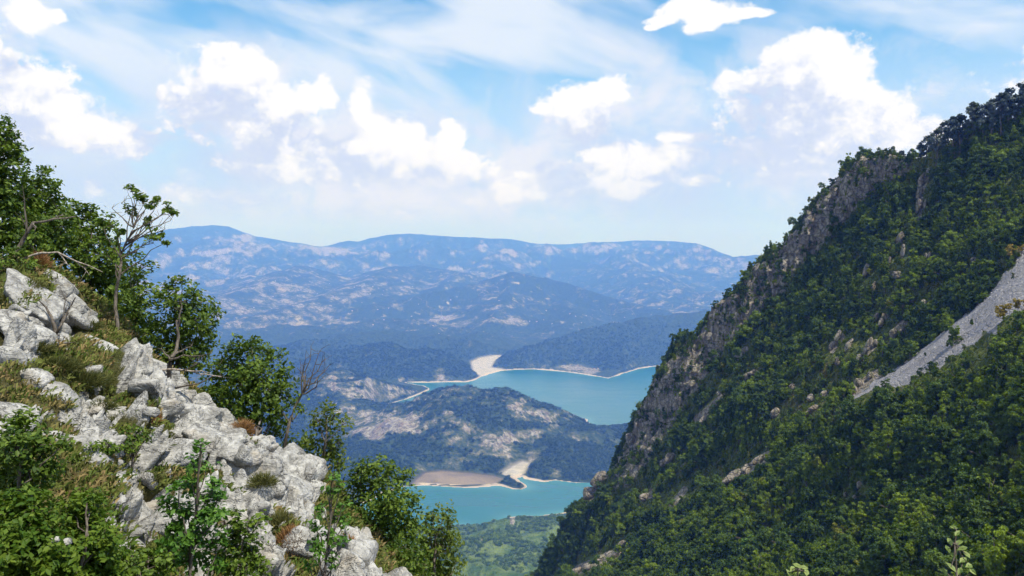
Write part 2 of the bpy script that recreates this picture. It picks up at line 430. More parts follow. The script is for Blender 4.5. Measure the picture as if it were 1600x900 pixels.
def height(X, Y, fine=True):
    R = np.hypot(X, Y)
    px = 800 + FPX * X / np.maximum(Y, 1)
    base = np.interp(R, [0, 300, 700, 1000, 1430, 1600, 3400, 4300, 5200, 6000, 7000, 8000, 9000, 10000, 10800, 11800, 12800, 15000, 17500],
                     [250, 200, 150, 92, 2, 3, 5, 14, 34, 66, 112, 195, 320, 490, 640, 800, 780, 650, 500])
    # crest of the far range, from the picture outline
    cpx = [-1500, -400, 0, 120, 200, 232, 265, 300, 335, 358, 378, 400, 430, 470, 500, 512, 530, 545, 560, 580, 610, 650, 690, 720, 760, 800, 840, 870, 920, 960, 1010, 1060, 1090, 1115, 1145, 1180, 1300, 1700, 3200]
    cpy = [390, 385, 405, 392, 377, 366, 358, 353, 351, 353, 361, 369, 374, 380, 385, 384, 378, 376, 377, 371, 366, 365, 368, 370, 372, 374, 380, 381, 379, 377, 375, 377, 381, 390, 402, 398, 410, 385, 380]
    cd = [11500, 11500, 11200, 11200, 11200, 11200, 11200, 11000, 10900, 10800, 10900, 11200, 11500, 11800, 12000, 11600, 11400, 11200, 11300, 11900, 12100, 12000, 11800, 11700, 11700, 11800, 12200, 12600, 12900, 13000, 13200, 13200, 13000, 12500, 11500, 10200, 10500, 11000, 11000]
    q = np.clip(px, -1499, 3199)
    pyc, dc = np.interp(q, cpx, cpy), np.interp(q, cpx, cd)
    zc = VZ + (HZ - pyc) / FPX * dc * 0.998
    rel = R / np.hypot(1, X / np.maximum(Y, 1)) / dc           # forward distance as a share of the crest's
    up = sstep(0.66, 1.0, rel)
    prof = base * (1 - up) + zc * up * np.where(rel < 1, (0.30 + 0.70 * np.clip((rel - .6) / .4, 0, 1) ** 1.1), np.clip(1.0 - (rel - 1) * 0.9, 0.3, 1))
    h = np.where(rel < 0.6, base, prof)
    amp = np.clip((R - 3300) / 3500, 0, 1)
    calm = 1 - 0.93 * np.exp(-((rel - 1) / 0.055) ** 2)
    calm = np.where(rel > 1, .04, calm)
    n1 = fbm(X / 1500 + 3.1, Y / 1900 - 1.7, 6, 11, 0.5, True)
    n2 = fbm(X / 420, Y / 620, 4, 23, 0.5)
    h = h + amp * calm * ((n1 - 0.25) * 250 * np.clip(R / 9000, .30, 1.2) + n2 * 40)
    global FOLD
    FOLD = (n1 - .25) + n2 * .25
    hill = np.zeros(X.shape)
    for num, (pts, k) in enumerate(RIDGES):
        c = P([p[0] for p in pts], [p[1] for p in pts], [p[2] for p in pts], VZ)
        best = np.full(X.shape, -1e9)
        reach = max(60.0, c[:, 2].max()) / k + 60
        m = (X > c[:, 0].min() - reach) & (X < c[:, 0].max() + reach) & (Y > c[:, 1].min() - reach) & (Y < c[:, 1].max() + reach)
        x, y = X[m], Y[m]
        if not len(x): continue
        b = np.full(x.shape, -1e9)
        for a, e in zip(c[:-1], c[1:]):
            ab = (e - a)[:2]
            t = np.clip(((x - a[0]) * ab[0] + (y - a[1]) * ab[1]) / (ab @ ab), 0, 1)
            d = np.hypot(x - a[0] - t * ab[0], y - a[1] - t * ab[1])
            b = np.maximum(b, a[2] + t * (e[2] - a[2]) - k * (np.sqrt(d * d + 18 ** 2) - 18))
        best[m] = b
        if num < 14 or num > 26: hill = np.where(best > -1e8, np.maximum(hill * 1.0, sstep(-6, 6, best - h)), hill)
        dd = np.clip((h - best) / 24, -1, 1)                   # smooth maximum
        h = np.where(best > -1e8, np.maximum(h, best) + 6 * (1 - np.abs(dd)) ** 2, h)
    cap = VZ + (HZ - pyc - .4 + 1.6 * fbm(px / 26, px * 0 + .5, 4, 19)) / FPX * Y
    h = np.where(R > 5500, -9 * np.logaddexp(-h / 9, -cap / 9), h)
    near = np.clip(1 - (R - 2600) / 2500, 0, 1)
    g1 = fbm(X / 190, Y / 190, 5, 41, 0.55, True)
    h = h + (g1 - 0.3) * 30 * np.clip((h - 8) / 40, 0, 1) * (0.55 + 0.45 * near) * calm * np.where(rel > .8, .25, 1)
    sd = np.minimum(signed(X, Y, UPPER), signed(X, Y, LOWER))
    sd = sd + fbm(X / 60, Y / 60, 3, 5) * 7
    rise = np.where(sd > 0, np.minimum(h, 0.4 + np.maximum(sd, 0) * 0.10 + np.maximum(sd - 22, 0) * 1.3), np.maximum(sd * 0.2, -9) - 0.3)
    fl = signed(X, Y, FLAT)
    for b in BEDS: fl = np.minimum(fl, signed(X, Y, b))
    rise = np.where((fl < 70) & (sd > 0), np.minimum(rise, 0.6 + np.clip(sd, 0, 60) * 0.03 + np.maximum(fl, 0) * 0.55), rise)
    return rise, sd, fl, hill


def valley_axis():
    a = np.concatenate([np.geomspace(330, 1250, 45, endpoint=False), np.linspace(1250, 2700, 235, endpoint=False), np.geomspace(2700, 16500, 330)])
    return a


rr = valley_axis()
th = np.radians(np.concatenate([np.linspace(-62, -36, 40, endpoint=False), np.linspace(-36, 36, 840, endpoint=False), np.linspace(36, 62, 41)]))
RR, TH = np.meshgrid(rr, th, indexing='ij')
GX, GY = RR * np.sin(TH), RR * np.cos(TH)
GZ, GSD, GFL, GHILL = height(GX, GY)
gx_, gy_ = np.gradient(GZ, axis=0) / np.gradient(RR, axis=0), np.gradient(GZ, axis=1) / (RR * np.gradient(TH, axis=1))
steep = np.hypot(gx_, gy_)
lap = GZ - (np.roll(GZ, 6, 0) + np.roll(GZ, -6, 0) + np.roll(GZ, 6, 1) + np.roll(GZ, -6, 1)) / 4
pxg = 800 + FPX * GX / GY
pyg = pix(np.stack([GX, GY, GZ], -1) * VU)[0][..., 1]
# where soil and rock lie bare: eroded slopes, far summits, badlands left of the lake
scar = fbm(GX / 150, GY / 150, 5, 77, 0.6) * 1.5 + 0.10
bare = 0.17 + scar * 0.42 + 0.06 * np.clip((GY - 4600) / 900, 0, 1) * np.clip((10800 - GY) / 2500, 0, 1) + np.clip(steep - 0.32, 0, 0.5) * 0.7
bare = bare - .11 * np.clip((GY - 8800) / 1200, 0, 1) + .055 * ((GY > 4200) & (GY < 8800)) + np.clip(FOLD, -.4, .4) * .15 * (GY > 4300)
bare = bare - 0.25 * GHILL * ((GY > 2900) & (GY < 4150)) - 0.17 * GHILL * (GY >= 4150) + 0.05 * (1 - GHILL) * ((GY > 3300) & (GY < 6300))
def spot(px, py, rx, ry, v):
    global bare
    bare = bare + v * np.exp(-((pxg - px) / rx) ** 2 - ((pyg - py) / ry) ** 2) * (GY > 900)
for s in [(705, 640, 16, 12, 0.27), (760, 628, 22, 10, 0.22), (700, 655, 14, 14, 0.15), (800, 645, 25, 18, 0.15), (860, 650, 40, 12, 0.20), (705, 712, 14, 20, 0.30), (730, 720, 18, 14, 0.25), (780, 690, 34, 20, 0.22), (770, 715, 30, 12, 0.17), (835, 690, 14, 22, 0.20), (890, 680, 30, 12, 0.20),
          (870, 740, 10, 14, .5), (640, 670, 30, 10, .35), (585, 680, 12, 8, .5), (560, 670, 40, 25, .25), (590, 600, 50, 24, .12), (540, 600, 40, 25, .05), (600, 660, 60, 18, .4), (830, 575, 10, 10, .5), (855, 570, 14, 10, .3), (890, 572, 16, 12, .6), (925, 580, 22, 8, .5), (690, 575, 14, 16, .4),
          (640, 705, 60, 22, -.45), (620, 640, 30, 12, -.1), (735, 645, 28, 16, -.4), (900, 715, 60, 20, -.6), (800, 665, 26, 12, -.25), (660, 560, 60, 20, -.35), (800, 815, 12, 10, .45), (760, 790, 10, 10, .3),
          (540, 392, 45, 8, .5), (460, 385, 50, 7, .4), (350, 372, 30, 8, .3), (390, 372, 25, 10, .4), (900, 388, 90, 7, .25), (1000, 385, 90, 8, .2), (760, 395, 50, 8, .2), (330, 395, 30, 8, .3), (420, 470, 90, 40, .06), (480, 500, 90, 26, .12), (760, 460, 60, 30, .15), (690, 505, 90, 14, .2), (800, 500, 30, 8, .4),
          (250, 395, 60, 25, -.25), (450, 410, 80, 14, -.2), (650, 400, 120, 14, -.15), (820, 445, 60, 12, -.3), (1000, 440, 100, 30, -.15), (860, 470, 40, 10, .15)]: spot(*s)
bare = np.where(GY < 1400, bare - 0.5 * np.clip((1400 - GY) / 80, 0, 1), bare)
spot(800, 815, 10, 9, .7); spot(752, 845, 4, 9, .9); spot(693, 800, 1, 1, 0)
farm = np.clip((GY - 3900) / 900, 0, 1) * np.clip((10800 - GY) / 2500, 0, 1)
beach = np.exp(-(np.maximum(GSD, 0) / np.clip(2 + 13 * (fbm(GX / 110, GY / 110, 4, 3) + .35) + 4 * (GY > 2700), 1.2, 30)) ** 2)
flat = sstep(6, -8, GFL)
beach = np.maximum(beach, (GFL < 0) * np.exp(-(np.maximum(GSD, 0) / 17) ** 2))
bedm = np.zeros_like(GX)
for b in BEDS: bedm = np.maximum(bedm, sstep(8, -8, signed(GX, GY, b)))
flat = flat * (1 - bedm)

m_valley, t = material('valley_ground')
pos = t.v('SCALE', t.pos(), scale=1 / VU)
alu = t.attr('lush')
ab, af, abe, afl, abd = t.attr('bare'), t.attr('farm'), t.attr('beach'), t.attr('flat'), t.attr('bed')
n1 = t.noise(pos, 0.011, 5, 0.62, 0.6); n2 = t.noise(pos, 0.045, 4, 0.65); n3 = t.noise(pos, 0.12, 3, 0.6)
x0, y0, z0 = t.sep(pos)
nf = t.noise(t.xyz(x0, y0 * 0.8, z0), 0.0045, 6, 0.66, 0.8)
val = ab + (n1 - 0.5) * 0.55 + (n2 - 0.5) * 0.60 + (nf - 0.5) * 1.05 * af + (n3 - 0.5) * 0.30
mask = t.step(val, 0.56, 0.68)
wood = t.mix(t.step(n3 * 0.6 + n2 * 0.4, 0.36, 0.64), (0.014, 0.026, 0.010), (0.042, 0.062, 0.022))
scrub = t.mix(t.step(n2, 0.35, 0.65), (0.045, 0.060, 0.024), (0.12, 0.115, 0.06))
green = t.mix(t.step(val, 0.36, 0.60), wood, scrub)
streak = t.noise(t.xyz(x0, y0, z0 * 0.25), 0.09, 4, 0.7)
rock = t.mix(t.step(streak, 0.38, 0.62), (0.105, 0.088, 0.070), (0.285, 0.258, 0.220))
rock = t.mix(t.step(n1, 0.55, 0.75), rock, (0.21, 0.145, 0.10))
green = t.mix(alu, green, t.mix(t.step(n2 * 0.5 + n1 * 0.5, 0.38, 0.60), (0.042, 0.078, 0.016), (0.125, 0.165, 0.038)))
road = t.noise(pos, 0.0016, 4, 0.5, 0.3)
mask = t.m('MAXIMUM', mask, t.step(t.m('ABSOLUTE', road - 0.5), 0.0022, 0.0008) * af * 0.8)
c = t.mix(mask, green, rock)
c = t.mix(t.m('MULTIPLY', t.step(n1, 0.62, 0.70), af), c, (0.30, 0.26, 0.17))
c = t.mix(afl * 0.95, c, t.mix(t.step(n1, 0.35, 0.65), (0.135, 0.105, 0.070), (0.215, 0.165, 0.110)))
c = t.mix(abd, c, t.mix(t.step(n2, 0.3, 0.7), (0.40, 0.355, 0.30), (0.27, 0.245, 0.20)))
c = t.mix(t.step(abe, 0.25, 0.6), c, t.mix(n2, (0.47, 0.385, 0.30), (0.36, 0.285, 0.215)))
rough_h = (n3 * 0.6 + n2) * (1.0 - t.m('MAXIMUM', afl, t.m('MAXIMUM', abd, abe)))
surface(t, c, 0.95, 0.1, t.bump(rough_h, 0.8, 22.0))
vg = mesh_from('terrain', VU * np.stack([GX, GY, GZ], -1).reshape(-1, 3), grid_faces(len(rr), len(th))[:, ::-1], m_valley, True,
               dict(bare=bare, farm=farm, beach=beach, flat=flat, bed=bedm, lush=sstep(1480, 1330, GY)))
link('terrain', vg, kind='structure')

# ------------------------------------------------------------------ the reservoir
m_lake, t = material('lake_water')
pos = t.pos()
x0, y0, z0 = t.sep(pos)
wv = t.noise(t.xyz(x0, y0 * 0.4, z0), 0.5, 4, 0.6)
big = t.noise(t.xyz(x0 * 0.5, y0 * 1.6, z0), 0.006, 5, 0.6, 1.0)
lc = t.mix(t.step(big, 0.36, 0.64), (0.001, 0.082, 0.100), (0.002, 0.094, 0.112))
lc = t.mix(t.attr('shallow'), lc, (0.045, 0.170, 0.175))
surface(t, lc, t.step(big, 0.35, 0.65, 0.21, 0.27), 0.3, t.bump(wv, 0.12, 0.4))
lx = np.linspace(-2400, 2600, 260) / VU; ly = np.linspace(1850, 6200, 300) / VU
LX, LY = np.meshgrid(lx, ly, indexing='ij')
LSD = -np.minimum(signed(LX, LY, UPPER), signed(LX, LY, LOWER))
link('lake', mesh_from('lake', VU * np.stack([LX, LY, 0 * LX], -1).reshape(-1, 3), grid_faces(260, 300)[:, ::-1], m_lake, False, dict(shallow=np.exp(-(np.maximum(LSD, 0) / 16) ** 1.2) * .8)), kind='structure')

# ------------------------------------------------------------------ air
m_haze, t = material('haze')
vol = t.N.new('ShaderNodeVolumePrincipled')
vol.inputs['Color'].default_value = (0.115, 0.290, 1.0, 1)
vol.inputs['Absorption Color'].default_value = (1, 1, 1, 1)
vol.inputs['Density'].default_value = 0.000112
vol.inputs['Anisotropy'].default_value = 0.1
o = t.N.new('ShaderNodeOutputMaterial'); t.L.new(vol.outputs[0], o.inputs['Volume'])
hb = [(x, y, z) for z in (-60, 1750) for y in (-900, 27500) for x in (-25000, 25000)]
link('haze', mesh_from('haze', np.array(hb, float), [(0, 2, 3, 1), (4, 5, 7, 6), (0, 1, 5, 4), (2, 6, 7, 3), (0, 4, 6, 2), (1, 3, 7, 5)], m_haze), kind='stuff')


# ------------------------------------------------------------------ the wooded mountainside across the pass
def catmull(rows, n, axis=0):
    """smooth rows of control points (k, m, 3) to n samples along the first axis; also returns the parameter"""
    r = np.concatenate([2 * rows[:1] - rows[1:2], rows, 2 * rows[-1:] - rows[-2:-1]])
    k = len(rows)
    u = np.linspace(0, k - 1, n); i = np.minimum(u.astype(int), k - 2); f = (u - i)[:, None, None]
    a, b, c, d = r[i], r[i + 1], r[i + 2], r[i + 3]
    out = 0.5 * (2 * b + (c - a) * f + (2 * a - 5 * b + 4 * c - d) * f ** 2 + (3 * b - a - 3 * c + d) * f ** 3)
    return out, u


def row(*pts): return P([p[0] for p in pts], [p[1] for p in pts], [p[2] for p in pts])


CREST = row((2100, 0, 300), (1605, 190, 330), (1475, 250, 350), (1340, 279, 385), (1258, 356, 405), (1160, 452, 425), (1038, 588, 450), (958, 735, 470), (884, 838, 490), (800, 985, 520))
FOOT = row((2100, 60, 286), (1612, 225, 318), (1488, 275, 338), (1376, 318, 366), (1300, 395, 385), (1218, 485, 398), (1112, 612, 412), (1005, 760, 432), (905, 868, 452), (815, 1010, 490))
MID = row((2080, 100, 272), (1626, 300, 291), (1500, 385, 306), (1402, 450, 322), (1320, 512, 336), (1222, 592, 352), (1122, 690, 368), (1010, 800, 398), (905, 893, 428), (805, 1030, 460))
GULLY = row((2060, 120, 258), (1640, 370, 264), (1500, 478, 277), (1404, 560, 288), (1334, 612, 296), (1230, 690, 312), (1130, 765, 332), (1012, 842, 366), (905, 905, 402), (795, 1050, 440))
LIP = row((2060, 190, 232), (1648, 452, 222), (1512, 545, 236), (1420, 604, 250), (1340, 640, 266), (1236, 708, 288), (1132, 782, 310), (1012, 858, 344), (902, 920, 384), (785, 1070, 425))
HUMP = row((2060, 400, 170), (1680, 640, 158), (1560, 715, 168), (1455, 770, 182), (1365, 800, 200), (1258, 845, 225), (1146, 885, 255), (1022, 920, 295), (902, 955, 345), (780, 1100, 395))
BASE = row((2100, 700, 112), (1720, 930, 92), (1600, 960, 98), (1490, 975, 110), (1385, 985, 128), (1275, 995, 152), (1155, 1000, 184), (1030, 1005, 230), (900, 1020, 300), (765, 1160, 360))
UNDER = row((2300, 1400, 60), (1850, 1700, 52), (1700, 1700, 56), (1570, 1650, 64), (1450, 1600, 76), (1310, 1500, 95), (1165, 1400, 125), (1030, 1300, 170), (890, 1250, 240), (740, 1350, 310))
BACK = CREST + np.array([12.0, 55.0, -75.0])
BACK2 = CREST * np.array([1, 1, 0]) + np.array([60.0, 190.0, 150.0])
NS, NT = 380, 560
rows9 = np.stack([UNDER, BASE, HUMP, LIP, GULLY, MID, FOOT, CREST, BACK, BACK2])
a, s_par = catmull(rows9, NS)
b, t_par = catmull(a.transpose(1, 0, 2), NT)
SV = b.transpose(1, 0, 2).copy()                               # (NS, NT, 3)
SS, TT = np.meshgrid(s_par, t_par, indexing='ij')              # rows: LIP 3, GULLY 4, FOOT 6, CREST 7


def grid_normals(V):
    du, dv = np.gradient(V, axis=0), np.gradient(V, axis=1)
    n = np.cross(du, dv); n /= np.linalg.norm(n, axis=-1, keepdims=True) + 1e-9
    return n * np.where(n[..., 2:].mean() < 0, -1, 1)


SN = grid_normals(SV)
x, y, z = SV[..., 0], SV[..., 1], SV[..., 2]
mound = fbm(x / 34 + 2, y / 34 + z / 40, 4, 61) * 8.0 + fbm(x / 11, y / 11 + z / 13, 3, 62) * 1.3
cliff = sstep(6.0, 6.4, SS) * sstep(7.5, 7.1, SS)
cliff_t = np.interp(TT, [0, 1, 2.2, 2.75, 3.1, 4, 5, 6, 7, 7.5, 8.2, 9], [0, 0, .1, .75, 1, 1, .95, .8, .6, .35, .25, .1])
cliff = cliff * cliff_t
rug = fbm(x / 19, y / 19 + z / 90, 5, 71, 0.6, True) * 8.0 + fbm(z / 7, x / 20 + y / 25, 4, 73, 0.6, True) * 2.6
tops = sstep(2.6, 3.0, TT) * sstep(3.6, 3.1, TT) * 0  # kept flat
hollow = np.exp(-((SS - 4.15) / 0.35) ** 2) * -2.0
gut = 1 - 0.8 * (np.exp(-((SS - 3.55) / 0.65) ** 2) * (TT < 4.3))
SV += SN * ((mound * (1 - 0.6 * cliff) * gut) + (rug - 3.2) * cliff + hollow)[..., None]
SV[..., 2] += 3.0 * np.exp(-((TT - 2.97) / .12) ** 2) * sstep(6.2, 7.0, SS) * sstep(8.5, 7.5, SS)
SN = grid_normals(SV)
SPIX, SDEP = pix(SV)
pxs, pys = SPIX[..., 0], SPIX[..., 1]
# scree tongue between gully and lip, running out at its lower end
edge = fbm(TT * 6.0, SS * 3, 4, 81) * 0.30
u_hi = np.interp(TT, [0, .9, 1.3, 2, 2.6, 3.2, 3.8, 4.35], [4.45, 4.25, 4.08, 4.02, 4.0, 4.02, 4.0, 3.9]) + edge
u_lo = np.interp(TT, [0, .9, 1.3, 2, 2.6, 3.2, 3.8, 4.35], [3.2, 3.12, 3.03, 3.0, 3.03, 3.08, 3.30, 3.62]) + edge * 0.7
hem = sstep(0, .1, SS - u_lo + .42) * sstep(.1, 0, SS - u_lo) * (TT < 4.3)
scree = sstep(0, 0.06, SS - u_lo) * sstep(0, 0.06, u_hi - SS) * (TT < 4.3)
meadow = np.clip(fbm(x / 26 + 9, y / 26 + z / 26, 4, 91) * 1.5 + 0.12, 0, 1) * sstep(5.0, 3.6, SS) * 0
GAPS = [(1130, 745, 46, 18), (1190, 720, 22, 16), (1160, 735, 30, 14), (1250, 640, 30, 14), (1310, 560, 40, 20), (1350, 545, 40, 20), (1290, 600, 30, 18), (1400, 470, 26, 12), (1020, 690, 30, 16), (1060, 640, 26, 12), (1045, 720, 30, 14), (1000, 770, 18, 16), (1040, 790, 40, 16),
        (1080, 770, 40, 16), (1100, 655, 20, 14), (1130, 600, 50, 12), (1180, 560, 40, 12), (1300, 300, 20, 10), (930, 875, 36, 14), (970, 850, 20, 14), (1230, 780, 18, 10), (1320, 790, 16, 8), (1345, 770, 10, 8), (1520, 590, 20, 6)]
gap = np.zeros_like(SS)
for (gx, gy, rx, ry) in GAPS: gap = np.maximum(gap, np.exp(-(((pxs - gx) / rx) ** 2 + ((pys - gy) / ry) ** 2)) * (SDEP > 30))
FINS = [(1440, 305, 3, 14, 8), (1446, 285, 3, 12, 10), (1452, 262, 3, 13, 8), (1437, 322, 3, 12, 10), (1448, 318, 2, 9, 8), (1411, 378, 4, 14, 22), (1416, 396, 3, 11, 5), (1357, 424, 4, 12, 15), (1403, 430, 7, 7, 0), (1369, 450, 3, 9, 10), (1392, 408, 2, 6, 5), (1447, 402, 2, 7, 10), (1453, 402, 2, 7, 10), (1525, 407, 5, 6, 0), (1313, 527, 3, 11, 25), (1303, 543, 4, 9, 20), (1310, 565, 4, 8, 10),
        (1331, 545, 3, 12, 24), (1342, 560, 3, 8, 20), (1360, 545, 4, 16, 28), (1372, 540, 6, 7, 30), (1398, 522, 5, 9, 35), (1410, 515, 7, 5, 40), (1380, 505, 4, 8, 15), (1385, 497, 6, 6, 20), (1371, 498, 3, 8, 8), (1445, 475, 5, 5, 0), (1425, 470, 4, 6, 0), (1362, 590, 5, 7, 20), (1345, 603, 8, 9, 35), (1335, 612, 8, 8, 40), (1270, 622, 6, 7, 30), (1265, 648, 7, 5, 20), (1275, 640, 6, 5, 10), (1290, 617, 7, 5, 25),
        (1190, 722, 14, 7, 32), (1170, 735, 9, 8, 30), (1150, 748, 18, 9, 30), (1135, 757, 9, 6, 25), (1080, 600, 7, 6, 10), (1170, 590, 8, 6, 20), (1180, 585, 6, 5, 10), (1117, 678, 5, 4, 0), (1125, 615, 4, 4, 0), (1100, 655, 10, 4, 40), (1050, 717, 9, 8, 60), (1040, 722, 8, 5, 40), (1010, 780, 6, 9, 60), (925, 745, 8, 16, 40), (918, 765, 7, 14, 45), (932, 735, 6, 10, 30), (990, 685, 8, 10, 10), (1000, 665, 7, 8, 10), (940, 875, 10, 6, 30), (925, 885, 14, 6, 25), (905, 893, 12, 6, 20), (965, 868, 8, 5, 30), (975, 850, 6, 5, 20),
        (1343, 776, 8, 4, 10), (1345, 758, 4, 6, 20), (1322, 772, 3, 5, 0), (1290, 720, 3, 8, 30), (1215, 645, 6, 8, 40), (1240, 605, 5, 5, 10), (1280, 832, 5, 3, 0), (1310, 300, 3, 7, 0), (1225, 455, 5, 4, 0)]
for (gx, gy, rx, ry, _q) in FINS: gap = np.maximum(gap, 1.15 * np.exp(-(((pxs - gx) / (rx + 7)) ** 2 + ((pys - gy - 6) / (ry + 9)) ** 2)) * (SDEP > 30))
STRIPS = [(930, 745, 915, 785, 12), (1020, 640, 1050, 625, 10), (990, 690, 1000, 670, 9), (1130, 762, 1200, 712, 9), (1335, 612, 1370, 585, 10), (905, 890, 955, 868, 9), (1440, 300, 1452, 265, 4), (1436, 345, 1440, 310, 4), (1300, 548, 1316, 525, 5), (1345, 560, 1365, 540, 6), (1395, 520, 1412, 505, 6), (1050, 790, 1070, 765, 6), (1090, 655, 1130, 620, 7), (1150, 560, 1165, 545, 5), (1015, 775, 1022, 760, 5)]
strip = np.zeros_like(SS)
for (ax, ay, bx, by, w) in STRIPS:
    l2 = (bx - ax) ** 2 + (by - ay) ** 2
    f = np.clip(((pxs - ax) * (bx - ax) + (pys - ay) * (by - ay)) / l2, 0, 1)
    strip = np.maximum(strip, sstep(1.2, 0.5, np.hypot(pxs - ax - f * (bx - ax), pys - ay - f * (by - ay)) / w) * (SDEP > 60) * (SS < 7.2))
rockm = np.maximum(np.clip(cliff * 1.0, 0, 1), strip)

m_slope, t = material('mountainside')
pos = t.pos()
x0, y0, z0 = t.sep(pos)
sr, sc_, sg = t.attr('rock'), t.attr('scree'), t.attr('gap')
n1 = t.noise(pos, 0.09, 5, 0.62, 0.4); n2 = t.noise(pos, 0.55, 4, 0.6); n3 = t.noise(pos, 2.6, 3, 0.6)
vst = t.noise(t.xyz(x0 * 1.0, y0, z0 * 0.22), 0.42, 5, 0.65, 0.5)
cr = t.voronoi(t.v('ADD', pos, t.v('SCALE', t.noise(pos, 0.3, 3, out=1), scale=2.0)), 0.33, 'DISTANCE_TO_EDGE')
stone = t.mix(t.step(vst, 0.34, 0.66), (0.155, 0.128, 0.095), (0.385, 0.34, 0.275))
stone = t.mix(t.m('MULTIPLY', t.step(n1, 0.55, 0.7), 0.7), stone, (0.27, 0.20, 0.135))
stone = t.mix(t.step(cr, 0.07, 0.0), stone, (0.13, 0.12, 0.11))
stone = t.mix(t.m('MULTIPLY', t.step(n2, 0.52, 0.62), 0.55), stone, (0.10, 0.12, 0.05))
turf = t.mix(t.step(n2 * 0.6 + n3 * 0.4, 0.35, 0.65), (0.045, 0.065, 0.014), (0.120, 0.140, 0.034))
turf = t.mix(t.step(n1, 0.5, 0.72), turf, (0.12, 0.105, 0.05))
c = t.mix(t.step(sr + (n1 - 0.5) * 0.9 + (n2 - 0.5) * 0.35, 0.42, 0.58), turf, stone)
gv = t.voronoi(pos, 2.2, 'F1', 1)
grey = t.mix(t.step(n3, 0.3, 0.7), (0.255, 0.245, 0.255), (0.345, 0.33, 0.335))
grey = t.mix(t.step(n1, 0.5, 0.8), grey, (0.27, 0.245, 0.235))
c = t.mix(t.step(sc_ + (n2 - 0.5) * 0.5, 0.4, 0.6), c, grey)
hgt = vst * 2.0 + n2 * 0.5 + t.step(cr, 0.0, 0.1) * 0.5 + n3 * 0.15
surface(t, c, 0.95, 0.1, t.bump(hgt, 0.9, 1.6))
slope_ob = link('mountain_slope', mesh_from('mountain_slope', SV.reshape(-1, 3), grid_faces(NS, NT), m_slope, True,
                dict(rock=rockm, scree=scree, gap=gap)), kind='structure')

# nearest point of the mountainside in the picture
vis = (SN * (SV - np.array([0, 0, CAMZ]))).sum(-1) < 0
_flat = np.where(vis.ravel() & (SDEP.ravel() > 20) & (SS.ravel() < 7.3))[0]
_fp = SPIX.reshape(-1, 2)[_flat]


def on_slope(px, py):
    i = _flat[np.argmin((_fp[:, 0] - px) ** 2 + (_fp[:, 1] - py) ** 2)]
    return SV.reshape(-1, 3)[i].copy(), SN.reshape(-1, 3)[i].copy()


# ------------------------------------------------------------------ leaves, wood and the trees of the mountainside
def leaf_material(name, dark, light, warm=None, trans=0.25, spec=0.25, hue_by_object=0.5):
    mt, t = material(name)
    r = t.obj_random(); q = t.attr('tint')
    f = r * hue_by_object + q * (1 - hue_by_object)
    c = t.mix(t.step(f, 0.12, 0.88), dark, light)
    if warm is not None: c = t.mix(t.step(t.m('FRACT', r * 7.31), 0.95, 1.02), c, warm)
    n = t.N.new('ShaderNodeBsdfPrincipled')
    t.put(n.inputs['Base Color'], c); n.inputs['Roughness'].default_value = 0.55
    n.inputs['Specular IOR Level'].default_value = spec
    tr = t.N.new('ShaderNodeBsdfTranslucent'); t.put(tr.inputs[0], t.mix(0.5, c, t.v('MULTIPLY', c, (1.5, 1.6, 0.6))))
    mx = t.N.new('ShaderNodeMixShader'); mx.inputs[0].default_value = trans
    t.L.new(n.outputs[0], mx.inputs[1]); t.L.new(tr.outputs[0], mx.inputs[2])
    o = t.N.new('ShaderNodeOutputMaterial'); t.L.new(mx.outputs[0], o.inputs[0])
    return mt


def bark_material(name, a, b):
    mt, t = material(name); pos = t.coord('Object')
    x0, y0, z0 = t.sep(pos)
    n = t.noise(t.xyz(x0 * 6, y0 * 6, z0), 4.0, 4, 0.65)
    surface(t, t.mix(t.step(n, 0.35, 0.65), a, b), 0.9, 0.15, t.bump(n, 0.6, 0.02))
    return mt


m_leaf_slope = leaf_material('slope_leaves', (0.036, 0.076, 0.004), (0.205, 0.275, 0.022), (0.22, 0.21, 0.03), 0.38, 0.2)
m_leaf_dark = leaf_material('evergreen_leaves', (0.020, 0.050, 0.006), (0.095, 0.150, 0.018))
m_leaf_pine = leaf_material('pine_needles', (0.035, 0.055, 0.055), (0.13, 0.16, 0.15))
m_leaf_gold = leaf_material('golden_leaves', (0.16, 0.13, 0.015), (0.34, 0.25, 0.03))
m_leaf_lime = leaf_material('lime_leaves', (0.07, 0.14, 0.02), (0.16, 0.26, 0.04))
m_bark = bark_material('grey_bark', (0.055, 0.045, 0.035), (0.17, 0.145, 0.12))
m_dead = bark_material('bleached_wood', (0.16, 0.13, 0.10), (0.38, 0.33, 0.28))


def leaves(cent, size, rng, up=0.5, out=None, long=1.7, droop=0.0):
    """folded leaf blades: (N*4 verts, N quads) with random facing, biased up and outwards"""
    n = len(cent)
    nr = rng.normal(size=(n, 3)); nr[:, 2] += up * 1.6
    if out is not None: nr += out * 0.9
    nr /= np.linalg.norm(nr, axis=1, keepdims=True) + 1e-9
    a = rng.normal(size=(n, 3)); a[:, 2] -= droop
    a -= nr * (a * nr).sum(1, keepdims=True); a /= np.linalg.norm(a, axis=1, keepdims=True) + 1e-9
    b = np.cross(nr, a)
    s = (np.asarray(size) * rng.uniform(0.65, 1.3, n))[:, None]
    v = np.stack([cent - a * s * long * .5, cent + b * s * .5 + nr * s * .10, cent + a * s * long * .5, cent - b * s * .5 + nr * s * .10], 1).reshape(-1, 3)
    f = np.arange(4 * n).reshape(n, 4)
    return v, f


